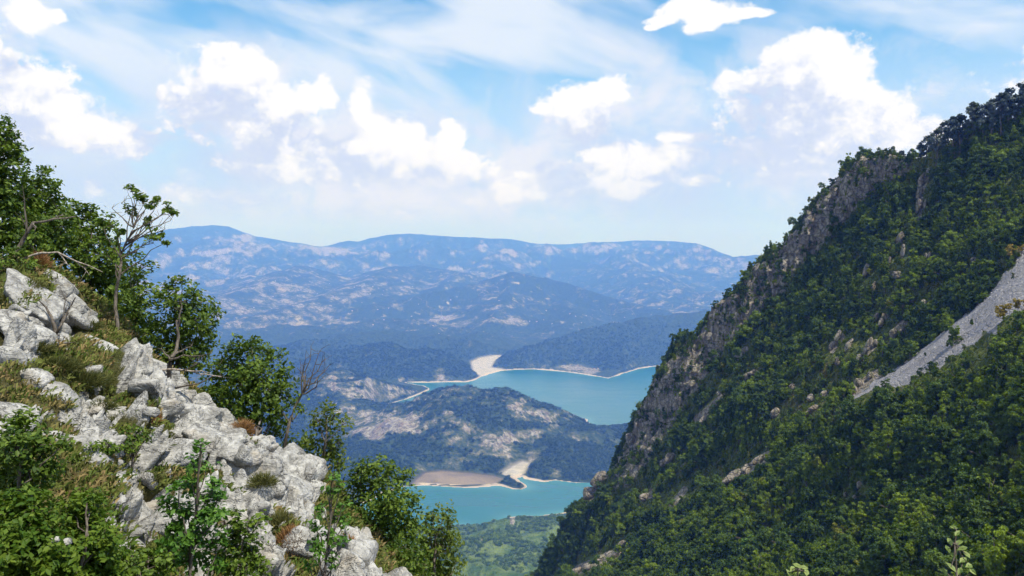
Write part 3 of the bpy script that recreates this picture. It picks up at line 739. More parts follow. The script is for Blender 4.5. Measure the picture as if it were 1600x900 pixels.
def tube(pts, rad, sides=5):
    pts = np.asarray(pts, float); n = len(pts)
    d = np.gradient(pts, axis=0); d /= np.linalg.norm(d, axis=1, keepdims=True) + 1e-9
    ref = np.where(np.abs(d[:, 2:3]) > 0.9, np.array([[1.0, 0, 0]]), np.array([[0, 0, 1.0]]))
    u = np.cross(d, ref); u /= np.linalg.norm(u, axis=1, keepdims=True) + 1e-9
    w = np.cross(d, u)
    an = np.linspace(0, 2 * np.pi, sides, endpoint=False)
    v = (pts[:, None] + np.asarray(rad)[:, None, None] * (np.cos(an)[None, :, None] * u[:, None] + np.sin(an)[None, :, None] * w[:, None])).reshape(-1, 3)
    i = np.arange(n - 1)[:, None] * sides; j = np.arange(sides)[None]
    f = np.stack([i + j, i + (j + 1) % sides, i + sides + (j + 1) % sides, i + sides + j], -1).reshape(-1, 4)
    return v, f


def wiggle(a, b, n, amp, rng):
    a, b = np.asarray(a, float), np.asarray(b, float)
    t_ = np.linspace(0, 1, n)[:, None]
    off = np.cumsum(rng.normal(size=(n, 3)), 0); off -= off[:1] + (off[-1:] - off[:1]) * t_
    return a + (b - a) * t_ + off * amp * np.linalg.norm(b - a) / math.sqrt(n)


def crown_mesh(name, clumps, per, csize, lsize, rng, mat, up=0.5, flat=0.75):
    """clumps (N,3) with sizes -> mesh of leaves gathered in uneven clumps"""
    n = len(clumps)
    mid = clumps.mean(0)
    rep = np.repeat(np.arange(n), per)
    off = rng.normal(size=(len(rep), 3)); off /= np.linalg.norm(off, axis=1, keepdims=True)
    off *= rng.uniform(0, 1, (len(rep), 1)) ** 0.45
    cs = (csize * rng.uniform(0.6, 1.25, n))[rep][:, None]
    c = clumps[rep] + off * cs * np.array([1, 1, flat])
    o = c - mid; o /= np.linalg.norm(o, axis=1, keepdims=True) + 1e-9
    v, f = leaves(c, lsize, rng, up, o)
    tint = np.clip(rng.normal(0.5, 0.20, n)[rep] + rng.normal(0, 0.18, len(rep)), 0, 1)
    return mesh_from(name, v, f, mat, False, None, dict(tint=tint))


def bushy(h, w, nclump, per, lsize, seed, mat, kind='round'):
    """one kind of tree: (trunk mesh, crown mesh), base at the origin"""
    rng = np.random.default_rng(seed)
    if kind == 'pine':                                       # bare pole, flat tiers of needles near the top
        lv = rng.uniform(0.45, 1.0, nclump)
        an = rng.uniform(0, 2 * np.pi, nclump)
        r = w * 0.5 * rng.uniform(0.25, 1.0, nclump) * np.interp(lv, [.45, .65, .85, 1], [.7, 1, .75, .15])
        c = np.stack([np.cos(an) * r, np.sin(an) * r, lv * h], 1)
    elif kind == 'shoots':                                   # coppice: many upright shoots
        k = 9
        an = rng.uniform(0, 2 * np.pi, k); rr_ = rng.uniform(0.0, 0.42, k) * w
        top = h * rng.uniform(0.62, 1.0, k) * (1 - 0.35 * rr_ / w)
        sh = rng.integers(0, k, nclump); f = rng.uniform(0.12, 1, nclump) ** 0.8
        sp = (1 - f) * 0.26 * w + 0.04 * w
        c = np.stack([np.cos(an[sh]) * rr_[sh] * (0.5 + 0.6 * f) + rng.normal(size=nclump) * sp * .6, np.sin(an[sh]) * rr_[sh] * (0.5 + .6 * f) + rng.normal(size=nclump) * sp * .6, top[sh] * f], 1)
    else:
        k = 7
        bc = rng.normal(size=(k, 3)) * np.array([.22 * w, .22 * w, .16 * h]) + np.array([0, 0, .58 * h])
        br = rng.uniform(0.2, 0.36, k) * w
        q = rng.integers(0, k, nclump)
        d = rng.normal(size=(nclump, 3)); d /= np.linalg.norm(d, axis=1, keepdims=True)
        c = bc[q] + d * br[q][:, None] * rng.uniform(.55, 1, (nclump, 1))
        c[:, 2] = np.clip(c[:, 2], 0.10 * h, h)
    crown = crown_mesh('crown', c, per, 0.13 * w, lsize, rng, mat, 0.6)
    parts = [tube(wiggle((0, 0, -0.8), (rng.normal() * .08 * w, rng.normal() * .08 * w, h * (0.95 if kind == 'pine' else .7)), 6, .05, rng), np.linspace(.028 * h, .008 * h, 6), 5)]
    for i in rng.choice(nclump, min(9, nclump), False):
        z = c[i][2] * rng.uniform(.45, .8)
        parts.append(tube(wiggle((0, 0, z), c[i], 4, .08, rng), [.011 * h, .008 * h, .006 * h, .003 * h], 4))
    v, f = join(parts)
    return mesh_from('trunk', v, f, m_bark), crown


KINDS = [bushy(4.2, 3.4, 46, 54, 0.231, 101, m_leaf_slope), bushy(4.6, 3.0, 50, 51, 0.216, 102, m_leaf_slope, 'shoots'), bushy(5.4, 3.2, 52, 51, 0.216, 103, m_leaf_slope, 'shoots'),
         bushy(3.6, 3.8, 48, 54, 0.223, 104, m_leaf_slope), bushy(5.6, 4.2, 58, 54, 0.231, 105, m_leaf_dark), bushy(4.8, 3.0, 50, 51, 0.200, 106, m_leaf_dark, 'shoots'), bushy(3.0, 2.6, 36, 54, 0.200, 107, m_leaf_slope, 'shoots')]
PINES = [bushy(7.5, 3.6, 30, 46, .26, 111, m_leaf_pine, 'pine'), bushy(6.6, 4.2, 34, 46, .26, 112, m_leaf_pine, 'pine'), bushy(8.6, 3.4, 34, 46, .26, 113, m_leaf_pine, 'pine')]
KINDS += [bushy(6.2, 2.6, 44, 54, 0.193, 108, m_leaf_slope, 'shoots'), bushy(3.2, 4.4, 44, 54, 0.208, 109, m_leaf_slope)]
GOLD = bushy(4.0, 3.0, 34, 30, .26, 121, m_leaf_gold)
GOLDP = bushy(5.2, 3.4, 22, 34, .26, 122, m_leaf_gold, 'pine')
LIME = bushy(3.2, 3.2, 46, 34, .24, 123, m_leaf_lime)


def place(name, kind, loc, s, rz, label, cat, group=None, sz=None):
    o = bpy.data.objects.new(name, None); COL.objects.link(o)
    o.empty_display_size = 0.5
    o.location = loc; o.rotation_euler = (0, 0, rz); o.scale = (s, s, sz or s)
    o['label'] = label; o['category'] = cat
    if group: o['group'] = group
    link('trunk', kind[0], o); link('crown', kind[1], o)
    return o


# sample the whole slope evenly, thin it where rock, scree and turf show
rng = np.random.default_rng(5)
A = np.linalg.norm(np.cross(np.gradient(SV, axis=0), np.gradient(SV, axis=1)), axis=-1)
cover = 1.0 - 0.975 * scree - 0.75 * hem - 0.80 * gap - 0.97 * strip
cliffgreen = sstep(-0.30, 0.02, fbm(pxs / 26, pys / 26, 4, 33))
cover *= 1 - cliff * (1 - 0.85 * cliffgreen)
cover *= 1 - .75 * sstep(6.4, 6.9, SS) * sstep(2.7, 2.3, TT)
patch = fbm(SV[..., 0] / 22, SV[..., 1] / 22 + SV[..., 2] / 22, 3, 51)
cover *= np.clip(0.92 + patch * 0.9, 0.25, 1)
infr = (pxs > -60) & (pxs < 1760) & (pys > -60) & (pys < 1060) & (SDEP > 40) & (SS < 7.6)
wgt = (A * np.clip(cover, 0, 1) * infr).ravel()
NTREE = 19000
pick = rng.choice(len(wgt), NTREE, True, wgt / wgt.sum())
jit = rng.uniform(-.5, .5, (NTREE, 2))
ii, jj = np.divmod(pick, NT)
def bil(F, i, j):
    i = np.clip(i, 0, NS - 1.001); j = np.clip(j, 0, NT - 1.001)
    a, b = i.astype(int), j.astype(int); f, g = i - a, j - b
    if F.ndim == 3: f, g = f[:, None], g[:, None]
    return F[a, b] * (1 - f) * (1 - g) + F[a + 1, b] * f * (1 - g) + F[a, b + 1] * (1 - f) * g + F[a + 1, b + 1] * f * g
tp = bil(SV, ii + jit[:, 0], jj + jit[:, 1])
tss = bil(SS, ii + jit[:, 0], jj + jit[:, 1]); ttt = bil(TT, ii + jit[:, 0], jj + jit[:, 1])
tcl = bil(np.maximum(np.maximum(cliff, hem), gap), ii * 1.0, jj * 1.0)
tpx, tdep = pix(tp)
size = np.clip(np.exp(rng.normal(-.20, .36, NTREE)), .34, 1.9) * np.where(tcl > .4, .55, 1) * np.interp(tdep, [60, 160, 330], [0.72, 0.84, 0.96])
# kinds: coppice shoots on the sunny slope, darker evergreens in belts
belt = fbm(tp[:, 0] / 30, tp[:, 1] / 30 + tp[:, 2] / 20, 3, 58) + rng.normal(0, .2, NTREE) + np.where(tss > 5.6, .12, 0) + np.where(ttt > 5.5, .15, 0)
kid = np.where(belt > 0.16, rng.choice([4, 4, 5, 0], NTREE), rng.choice([1, 2, 7, 0, 3, 6, 2, 7, 8, 6], NTREE))
show = size / tdep * ((tpx[:, 0] > 0) & (tpx[:, 0] < 1600) & (tpx[:, 1] > 0) & (tpx[:, 1] < 900))
order = np.argsort(-show)
# keep the singled-out trees apart from each other so that each one shows
single, kept = [], np.zeros((0, 2))
for i in order:
    if len(single) >= 255: break
    if len(kept) and np.min(np.abs(kept - tpx[i]).sum(1)) < 9: continue
    single.append(i); kept = np.vstack([kept, tpx[i]])
single = np.array(single)
TREE_LABELS = {'shoots': 'green tree with upright shoots', 'round': 'rounded leafy green tree', 'dark': 'dark evergreen tree'}
def zone_name(q):
    if q[0] > 1400 and q[1] > 760: return 'in the lower right corner of the slope'
    if q[0] > 1400: return 'on the right below the grey scree'
    if q[0] < 1080: return 'low on the slope beside the lake'
    if q[1] > 800: return 'at the bottom edge midway along the slope'
    return 'in the middle of the wooded slope'
for i in single:
    k = kid[i]; kn = 'dark' if k in (4, 5) else 'shoots' if k in (1, 2, 6, 7) else 'round'
    place({'dark': 'evergreen_tree', 'shoots': 'coppice_tree', 'round': 'leafy_tree'}[kn], KINDS[k], tp[i], size[i], rng.uniform(0, 6.28), TREE_LABELS[kn] + ' ' + zone_name(tpx[i]), 'tree', 'trees on the mountain slope', size[i] * rng.uniform(.9, 1.25))
rest = np.setdiff1d(np.arange(NTREE), single)


def scatter(name, pts, scl, kinds, var, label=None):
    """one object of stuff: copies of the given kinds on points"""
    lib = bpy.data.collections.new(name + '_kinds')
    for n, (tm, cm) in enumerate(kinds):
        me = cm if tm is None else None
        if me is None:
            bm_v, bm_f, tint = [], [], []
            nv = 0
            mats = [m_bark, cm.materials[0]]; idx = []
            for q, mm in enumerate((tm, cm)):
                v = np.empty(len(mm.vertices) * 3, np.float32); mm.vertices.foreach_get('co', v)
                f = np.empty(len(mm.loops), np.int32); mm.loops.foreach_get('vertex_index', f)
                bm_v.append(v.reshape(-1, 3)); bm_f.append(f.reshape(-1, 4) + nv); nv += len(v) // 3
                if q: ta = np.empty(len(mm.polygons), np.float32); mm.attributes['tint'].data.foreach_get('value', ta); tint.append(ta)
                else: tint.append(np.full(len(mm.polygons), .5))
                idx.append(np.full(len(mm.polygons), q))
            me = mesh_from(name + '_kind', np.concatenate(bm_v), np.concatenate(bm_f), None, False, None, dict(tint=np.concatenate(tint)))
            for q in mats: me.materials.append(q)
            me.polygons.foreach_set('material_index', np.concatenate(idx).astype(np.int32))
        ob = bpy.data.objects.new('%02d_' % n + name, me); lib.objects.link(ob)
    g = bpy.data.node_groups.new(name, 'GeometryNodeTree')
    g.interface.new_socket('Geometry', in_out='INPUT', socket_type='NodeSocketGeometry')
    g.interface.new_socket('Geometry', in_out='OUTPUT', socket_type='NodeSocketGeometry')
    N, L = g.nodes, g.links
    gi, go = N.new('NodeGroupInput'), N.new('NodeGroupOutput')
    ci = N.new('GeometryNodeCollectionInfo'); ci.inputs['Collection'].default_value = lib
    ci.inputs['Separate Children'].default_value = True; ci.inputs['Reset Children'].default_value = True
    ip = N.new('GeometryNodeInstanceOnPoints'); ip.inputs['Pick Instance'].default_value = True
    def at(nm, ty):
        q = N.new('GeometryNodeInputNamedAttribute'); q.data_type = ty; q.inputs['Name'].default_value = nm
        return q.outputs[0]
    L.new(gi.outputs[0], ip.inputs['Points']); L.new(ci.outputs[0], ip.inputs['Instance'])
    L.new(at('variant', 'INT'), ip.inputs['Instance Index']); L.new(at('size', 'FLOAT_VECTOR'), ip.inputs['Scale'])
    e2r = N.new('FunctionNodeEulerToRotation'); L.new(at('turn', 'FLOAT_VECTOR'), e2r.inputs[0]); L.new(e2r.outputs[0], ip.inputs['Rotation'])
    L.new(ip.outputs[0], go.inputs[0])
    me = bpy.data.meshes.new(name); me.vertices.add(len(pts)); me.vertices.foreach_set('co', np.ascontiguousarray(pts, np.float32).ravel())
    a = me.attributes.new('variant', 'INT', 'POINT'); a.data.foreach_set('value', np.asarray(var, np.int32))
    sv = np.asarray(scl, np.float32); sv = np.repeat(sv[:, None], 3, 1) if sv.ndim == 1 else sv
    a = me.attributes.new('size', 'FLOAT_VECTOR', 'POINT'); a.data.foreach_set('vector', sv.ravel())
    r_ = np.zeros((len(pts), 3), np.float32); r_[:, 2] = RNG.uniform(0, 6.28, len(pts)); r_[:, :2] = RNG.normal(0, .07, (len(pts), 2))
    a = me.attributes.new('turn', 'FLOAT_VECTOR', 'POINT'); a.data.foreach_set('vector', r_.ravel())
    ob = link(name, me, kind='stuff'); ob.modifiers.new(name, 'NODES').node_group = g
    if label: ob['label'] = label
    return ob


sz = size[rest][:, None] * np.stack([np.ones(len(rest)), np.ones(len(rest)), rng.uniform(.85, 1.3, len(rest))], 1)
scatter('forest', tp[rest], sz, KINDS, kid[rest], 'dense green forest covering the shaded mountain slope')

# ------------------------------------------------------------------ the rocky hillside in front
E_ = row((-330, 330, 19.5), (0, 402, 17.6), (62, 408, 17.2), (122, 484, 16.9), (205, 556, 16.6), (262, 604, 16.2), (332, 676, 15.8), (432, 712, 15.2), (492, 784, 14.3), (538, 855, 13.0), (590, 912, 11.8), (690, 1040, 10.6), (1000, 1400, 9.5))
B_ = row((-520, 1010, 6.4), (-260, 1010, 6.6), (-150, 1010, 6.8), (-50, 1010, 7.0), (50, 1010, 7.2), (130, 1010, 7.5), (215, 1010, 7.8), (300, 1015, 8.1), (385, 1020, 8.5), (455, 1030, 8.9), (530, 1050, 9.2), (660, 1160, 9.2), (1000, 1560, 8.4))
up_ = np.array([0, 0, 1.0])
M1 = E_ * .67 + B_ * .33 + up_ * np.array([.1, .1, .15, .2, .2, .2, .15, .15, .1, .05, 0, 0, 0])[:, None]
M2 = E_ * .33 + B_ * .67 + up_ * np.array([.1, .2, .25, .25, .25, .2, .15, .1, 0, 0, 0, 0, 0])[:, None]
K1 = E_ + np.array([0.9, 1.5, -1.3]); K2 = E_ + np.array([2.8, 5.0, -6.0]); K3 = E_ + np.array([8, 16, -24.0]); K4 = E_ + np.array([26, 52, -80.0]); K5 = E_ + np.array([80, 150, -230.0])
xs = np.linspace(-11, 7.5, 13)
F1_ = np.stack([xs, np.full(13, 3.0), CAMZ - 2.15 - xs * np.where(xs < 0, .22, .42)], 1)
F2_ = np.stack([xs, np.full(13, -1.5), CAMZ - 1.65 - xs * np.where(xs < 0, .3, .4)], 1)
F3_ = np.stack([xs, np.full(13, -14.0), CAMZ + 1.5 - xs * .4], 1)
LR, LCN = 470, 560
a, _u = catmull(np.stack([F3_, F2_, F1_, B_, M2, M1, E_, K1, K2, K3, K4, K5]), 12)
# spend the rows where they show: from the foot of the rocks to just behind the edge
u_ = np.concatenate([np.linspace(0, 2.6, 30, endpoint=False), np.linspace(2.6, 7.0, 390, endpoint=False), np.linspace(7.0, 11, 50)])
def catmull_at(rows, u):
    r = np.concatenate([2 * rows[:1] - rows[1:2], rows, 2 * rows[-1:] - rows[-2:-1]]); k = len(rows)
    i = np.minimum(u.astype(int), k - 2); f = (u - i)[:, None, None]
    a, b, c, d = r[i], r[i + 1], r[i + 2], r[i + 3]
    return 0.5 * (2 * b + (c - a) * f + (2 * a - 5 * b + 4 * c - d) * f ** 2 + (3 * b - a - 3 * c + d) * f ** 3)
a = catmull_at(np.stack([F3_, F2_, F1_, B_, M2, M1, E_, K1, K2, K3, K4, K5]), u_)
v_ = np.concatenate([np.linspace(0, .8, 40, endpoint=False), np.linspace(.8, 10.6, 490, endpoint=False), np.linspace(10.6, 12, 30)])
LV = catmull_at(a.transpose(1, 0, 2), v_).transpose(1, 0, 2).copy()
LU, LW = np.meshgrid(u_, v_, indexing='ij')
LN = grid_normals(LV)
LV0 = LV.copy()
# plan coordinates along the face, in metres
fx = np.concatenate([[0], np.cumsum(np.linalg.norm(np.diff(LV[250], axis=0), axis=1))])[None, :] + 0 * LU
fy = np.concatenate([[0], np.cumsum(np.linalg.norm(np.diff(LV[:, 270], axis=0), axis=1))])[:, None] + 0 * LU


def blocks(x, y, size, seed, tilt=0.5, crack=0.10):
    """broken rock: every cell a tilted block at its own level, cracks between"""
    x, y = x / size, y / size
    xi, yi = np.floor(x), np.floor(y)
    d1 = np.full(x.shape, 9.0); d2 = np.full(x.shape, 9.0); hh = np.zeros(x.shape)
    for ox in (-1, 0, 1):
        for oy in (-1, 0, 1):
            cx, cy = xi + ox, yi + oy
            r1, r2, r3, r4, r5 = (hsh(cx, cy, q, seed) for q in range(5))
            ex, ey = x - cx - .5 - (r1 - .5) * .95, y - cy - .5 - (r2 - .5) * .95
            d = np.maximum(np.abs(ex), np.abs(ey)) * .45 + np.hypot(ex, ey) * .55
            hv = (r3 - .5) * 1.1 + ex * (r4 - .5) * 2 * tilt + ey * (r5 - .25) * 2 * tilt
            cl = d < d1
            d2 = np.where(cl, d1, np.minimum(d2, d)); hh = np.where(cl, hv, hh); d1 = np.where(cl, d, d1)
    return hh * size, np.clip((d2 - d1) / crack, 0, 1)


wx, wy = fbm(fx / 1.3, fy / 1.3, 3, 201) * .55, fbm(fx / 1.3 + 40, fy / 1.3, 3, 202) * .55
rotx, roty = (fx + wx) * .82 + (fy + wy) * .57, -(fx + wx) * .57 + (fy + wy) * .82      # the beds dip to the right
h1, k1 = blocks(rotx / 1.7, roty, 0.95, 211, .55, .24)
h2, k2 = blocks(rotx / 1.5, roty, 0.36, 212, .5, .2)
h3, k3 = blocks(rotx / 1.3, roty, 0.14, 213, .5, .25)
soil = fbm(fx / 2.1 + 3, fy / 2.1, 4, 221)
LPX, LDEP = pix(LV)
lpx, lpy = LPX[..., 0], LPX[..., 1]
SOILS = [(110, 565, 90, 34, .9), (60, 425, 50, 28, .7), (20, 465, 40, 20, .5), (160, 520, 30, 14, .5), (215, 655, 50, 40, .5), (240, 690, 40, 12, .6), (150, 745, 60, 22, .4), (250, 745, 30, 14, .5), (60, 760, 70, 120, .8), (150, 860, 120, 60, .9), (440, 830, 26, 70, .6), (330, 600, 30, 10, .4), (390, 690, 30, 10, .5), (360, 770, 40, 20, .3), (300, 700, 50, 8, .4),
         (60, 500, 60, 22, -.9), (30, 560, 40, 30, -.6), (150, 495, 40, 30, -.6), (130, 650, 80, 40, -.7), (320, 650, 60, 30, -.8), (300, 790, 90, 40, -.5), (570, 880, 60, 40, -.9), (440, 740, 60, 30, -.9), (240, 610, 40, 24, -.8), (400, 850, 30, 50, -.6), (470, 770, 30, 30, -.8)]
sm = soil * 1.2 - 0.03 + (1 - k1) * .52 + (1 - k2) * .16
for (sx, sy, rx, ry, w) in SOILS: sm = sm + w * np.exp(-((lpx - sx) / rx) ** 2 - ((lpy - sy) / ry) ** 2) * (LDEP > 5)
back = sstep(6.25, 6.9, LU)
front = sstep(2.6, 2.2, LU)
soilm = np.clip(sstep(0.05, 0.35, sm) + back + front, 0, 1)
relief = (h1 * .95 * (.45 + .55 * k1) + h2 * .72 * (.4 + .6 * k2) + h3 * .45 * k3) - (1 - k1) * .48 - (1 - k2) * .15 - (1 - k3) * .02 + fbm(fx / .5, fy / .5, 4, 231, .55) * .07
bed = (roty / .42 + fbm(fx / 1.1, fy / 1.1, 3, 251) * 1.1) % 1
relief = relief + (np.minimum(bed / .82, (1 - bed) / .18) - .5) * .16
relief = relief * (1 - .82 * soilm) - soilm * .03 + fbm(fx / 3.5, fy / 3.5, 3, 241) * .18
relief *= np.where(LU > 7.2, .5, 1) * (1 - .45 * np.exp(-((LU - 6.0) / .45) ** 2))
LV = LV + LN * relief[..., None]
LN2 = grid_normals(LV)
soilm = np.clip(soilm + .0, 0, 1)

m_rock, t = material('limestone')
pos = t.pos()
x0, y0, z0 = t.sep(pos)
so = t.attr('soil')
n1 = t.noise(pos, 0.9, 5, 0.62, 0.3); n2 = t.noise(pos, 5.0, 5, 0.68); n3 = t.noise(pos, 26.0, 4, 0.7)
lay = t.noise(t.xyz(x0 * .5 + z0 * .5, y0 * .6, z0 * 2.6), 3.2, 5, 0.7, 0.4)
cr = t.voronoi(t.v('ADD', pos, t.v('SCALE', t.noise(pos, 1.6, 5, 0.7, out=1), scale=1.3)), 1.5, 'DISTANCE_TO_EDGE')
pit = t.voronoi(pos, 17.0, 'F1')
white = t.mix(t.step(n2, 0.30, 0.70), (0.19, 0.184, 0.174), (0.46, 0.448, 0.422))
white = t.mix(t.m('MULTIPLY', t.step(n1, 0.52, 0.70), 0.55), white, (0.19, 0.186, 0.178))
white = t.mix(t.m('MULTIPLY', t.step(n3, 0.54, 0.68), 0.8), white, (0.17, 0.165, 0.16))
white = t.mix(t.m('MULTIPLY', t.step(lay, 0.56, 0.66), 0.75), white, (0.20, 0.19, 0.175))
white = t.mix(t.m('MULTIPLY', t.step(cr, 0.03, 0.0), t.step(n1, 0.45, 0.6)), white, (0.10, 0.095, 0.09))
white = t.mix(t.m('MULTIPLY', t.step(t.noise(pos, 1.7, 3), 0.58, 0.72), 0.35), white, (0.38, 0.31, 0.22))
earth = t.mix(t.step(n2, 0.35, 0.65), (0.040, 0.042, 0.014), (0.10, 0.085, 0.035))
earth = t.mix(t.step(n1, 0.45, 0.65), earth, (0.065, 0.075, 0.022))
c = t.mix(t.step(so + (n2 - 0.5) * 0.9, 0.40, 0.62), white, earth)
hgt = n2 * 0.5 + n3 * 0.22 + lay * 0.9 + t.step(cr, 0.0, 0.05) * 0.35 + pit * 0.25
surface(t, c, 0.95, 0.15, t.bump(hgt, 0.8, 0.09))
hill_me = mesh_from('hillside', LV.reshape(-1, 3), grid_faces(LR, LCN), m_rock, True, dict(soil=soilm))
hill_ob = link('hillside', hill_me, kind='structure')
_lok = np.where((LDEP.ravel() > 4) & (LU.ravel() < 6.06) & (LU.ravel() > 2.5))[0]
_lp = LPX.reshape(-1, 2)[_lok]


def on_hill(px, py):
    i = _lok[np.argmin((_lp[:, 0] - px) ** 2 + (_lp[:, 1] - py) ** 2)]
    return LV.reshape(-1, 3)[i].copy(), LN.reshape(-1, 3)[i].copy()


def ico(n):
    import bmesh
    bm = bmesh.new(); bmesh.ops.create_icosphere(bm, subdivisions=n, radius=1)
    v = np.array([q.co[:] for q in bm.verts]); f = np.array([[q.index for q in p.verts] for p in bm.faces]); bm.free()
    return v, f


ICO4, ICO5, ICO2 = ico(4), ico(5), ico(2)


def rock_shape(seed, dims, base, faces=13, rough=.055):
    """an angular block: a ball cut by random planes, weathered"""
    rng = np.random.default_rng(seed)
    d, f = base
    nrm = rng.normal(size=(faces, 3)); nrm /= np.linalg.norm(nrm, axis=1, keepdims=True)
    nrm = np.concatenate([nrm, [[0, 0, 1], [0, 0, -1], [.9, .1, .4]]]); nrm[-3:] += rng.normal(0, .15, (3, 3)); nrm /= np.linalg.norm(nrm, axis=1, keepdims=True)
    off = rng.uniform(.66, 1.0, len(nrm))
    q = np.maximum(d @ nrm.T, 1e-3) / off
    r = 1 / (np.sum(np.maximum(q, 0) ** 14, 1) ** (1 / 14.0))
    p = d * np.minimum(r, 1.45)[:, None]
    p = p * (1 + (fbm3(p * 2.3 + seed, 5, seed) * rough * 2.2)[:, None])
    lay_ = np.abs(((p[:, 2] * 2.2 + fbm3(p * 1.7 + seed, 3, seed + 4) * .8) % 1) - .5)
    p = p * (1 - np.where(lay_ > .44, .05, 0.0)[:, None])
    return p * np.asarray(dims), f


BOULDERS = [  # px, py, half width px, half height px, tilt of the long axis in the picture (degrees, positive = falls to the right)
    (62, 583, 36, 24, -8), (92, 604, 30, 24, 12), (240, 603, 33, 27, 22), (303, 652, 44, 32, 24), (470, 764, 40, 32, 30), (112, 640, 62, 34, 14), (45, 642, 36, 24, 20), (12, 498, 26, 24, 25), (60, 470, 60, 22, 42), (112, 512, 54, 20, 40), (160, 540, 44, 16, 36), (125, 470, 40, 12, 52), (90, 440, 34, 14, 48), (20, 555, 22, 20, 10),
    (8, 590, 22, 26, 0), (266, 718, 54, 24, -6), (320, 722, 30, 20, 18), (355, 700, 24, 18, 30), (392, 722, 30, 24, 20), (430, 716, 26, 20, 10), (438, 742, 30, 18, 28), (405, 752, 26, 20, 15), (366, 738, 22, 18, 24), (250, 770, 46, 30, 8), (200, 720, 34, 18, 14), (175, 690, 28, 14, 18), (150, 720, 26, 16, 8), (215, 625, 22, 12, 10), (286, 640, 18, 12, 10), (190, 742, 24, 16, 0),
    (300, 800, 34, 22, 10), (345, 790, 26, 20, 24), (230, 820, 30, 18, 6), (215, 872, 26, 18, 0), (190, 850, 20, 12, 5), (405, 855, 34, 40, 60), (380, 800, 26, 18, 30), (420, 800, 24, 18, 24), (452, 800, 22, 20, 40), (480, 812, 22, 16, 30), (545, 878, 40, 34, 46), (595, 885, 36, 20, 52), (505, 872, 30, 26, 40), (470, 870, 24, 28, 50), (340, 850, 28, 22, 10), (300, 870, 26, 16, 0), (270, 850, 22, 14, 0),
    (336, 678, 22, 16, 30), (318, 626, 18, 10, 20), (205, 585, 20, 10, 16), (180, 566, 18, 10, 30), (146, 580, 18, 9, 10), (130, 690, 34, 16, 16), (85, 672, 24, 12, 14), (60, 520, 26, 14, 30), (35, 530, 22, 14, 30), (282, 690, 26, 14, 10), (232, 676, 26, 13, 8)]
rng = np.random.default_rng(17)
for n, (bx, by, rw, rh, tl) in enumerate(BOULDERS):
    p, nn = on_hill(bx, by)
    D_ = p[1]; hw, hh = rw * D_ / FPX, rh * D_ / FPX
    v, f = rock_shape(300 + n, (hw * 1.12, (hw + hh) * .55, hh * 1.12), ICO5 if rw > 40 else ICO4)
    ang = math.radians(tl); ca, sa = math.cos(ang), math.sin(ang)
    v = v @ np.array([[ca, 0, -sa], [0, 1, 0], [sa, 0, ca]])
    me = mesh_from('boulder', v, f, m_rock, True, dict(soil=np.zeros(len(v))))
    link('boulder', me, hill_ob, p - nn * hh * .12)
# smaller blocks in the cracks and on ledges
lib = []
for q in range(10):
    v, f = rock_shape(500 + q, (1, .8, .7), ico(3), 11, .07)
    lib.append(mesh_from('boulder', v, f, m_rock, True, dict(soil=np.zeros(len(v)))))
okc = np.where((soilm.ravel() < .5) & (LU.ravel() > 2.9) & (LU.ravel() < 6.25) & (lpx.ravel() > -20) & (lpx.ravel() < 660) & (lpy.ravel() < 905))[0]
for i in rng.choice(okc, 230, False):
    p = LV.reshape(-1, 3)[i]; s_ = rng.uniform(.09, .26) * (1.4 if rng.random() < .2 else 1)
    o = link('boulder', lib[rng.integers(10)], hill_ob, p - LN.reshape(-1, 3)[i] * s_ * .2)
    o.rotation_euler = (rng.normal(0, .3), rng.normal(.3, .25), rng.uniform(0, 6.28)); o.scale = (s_ * rng.uniform(.9, 1.4), s_, s_ * rng.uniform(.7, 1.1))


# ------------------------------------------------------------------ trees and shrubs on the rocky hillside
m_leaf_oak = leaf_material('hornbeam_leaves', (0.030, 0.066, 0.006), (0.125, 0.185, 0.020), None, .3, .25, .1)
m_leaf_yel = leaf_material('ash_leaves', (0.050, 0.085, 0.010), (0.150, 0.190, 0.028), None, .35, .25, .1)
m_leaf_fresh = leaf_material('sapling_leaves', (0.040, 0.110, 0.012), (0.110, 0.220, 0.028), None, .35, .3, .1)
m_leaf_fern = leaf_material('fern_leaves', (0.045, 0.095, 0.008), (0.130, 0.190, 0.020), None, .35, .2, .1)
m_leaf_heath = leaf_material('heather_sprigs', (0.050, 0.062, 0.018), (0.150, 0.145, 0.050), None, .15, .1, .3)
m_leaf_rust = leaf_material('withered_sprigs', (0.13, 0.060, 0.025), (0.30, 0.17, 0.075), None, .15, .1, .3)
m_straw = leaf_material('straw', (0.16, 0.12, 0.045), (0.34, 0.25, 0.12), None, .2, .1, .0)
m_blade = leaf_material('grass_blades', (0.055, 0.080, 0.012), (0.16, 0.17, 0.04), None, .2, .1, .0)


def branch_set(base, trunk, tips, r0, rng, fork=0.45):
    """a trunk through the given points with limbs to every tip"""
    tr = [np.asarray(base, float)] + [np.asarray(q, float) for q in trunk]
    pts = []
    for a, b in zip(tr[:-1], tr[1:]):
        seg = wiggle(a, b, 5, .05, rng); pts += list(seg if not pts else seg[1:])
    pts = np.array(pts)
    rad = np.linspace(r0, r0 * .35, len(pts))
    parts = [tube(pts, rad, 7)]
    for q in tips:
        q = np.asarray(q, float)
        d = np.linalg.norm(pts - q, axis=1) + np.maximum(pts[:, 2] - q[2] + .1, 0) * 2
        i = int(np.argmin(d)); i = max(1, min(i, len(pts) - 1)); i = max(1, int(i * rng.uniform(.7, 1)))
        n = 5
        parts.append(tube(wiggle(pts[i], q, n, .10, rng), np.linspace(rad[i] * .6, max(.006, r0 * .07), n), 5))
    return parts, pts


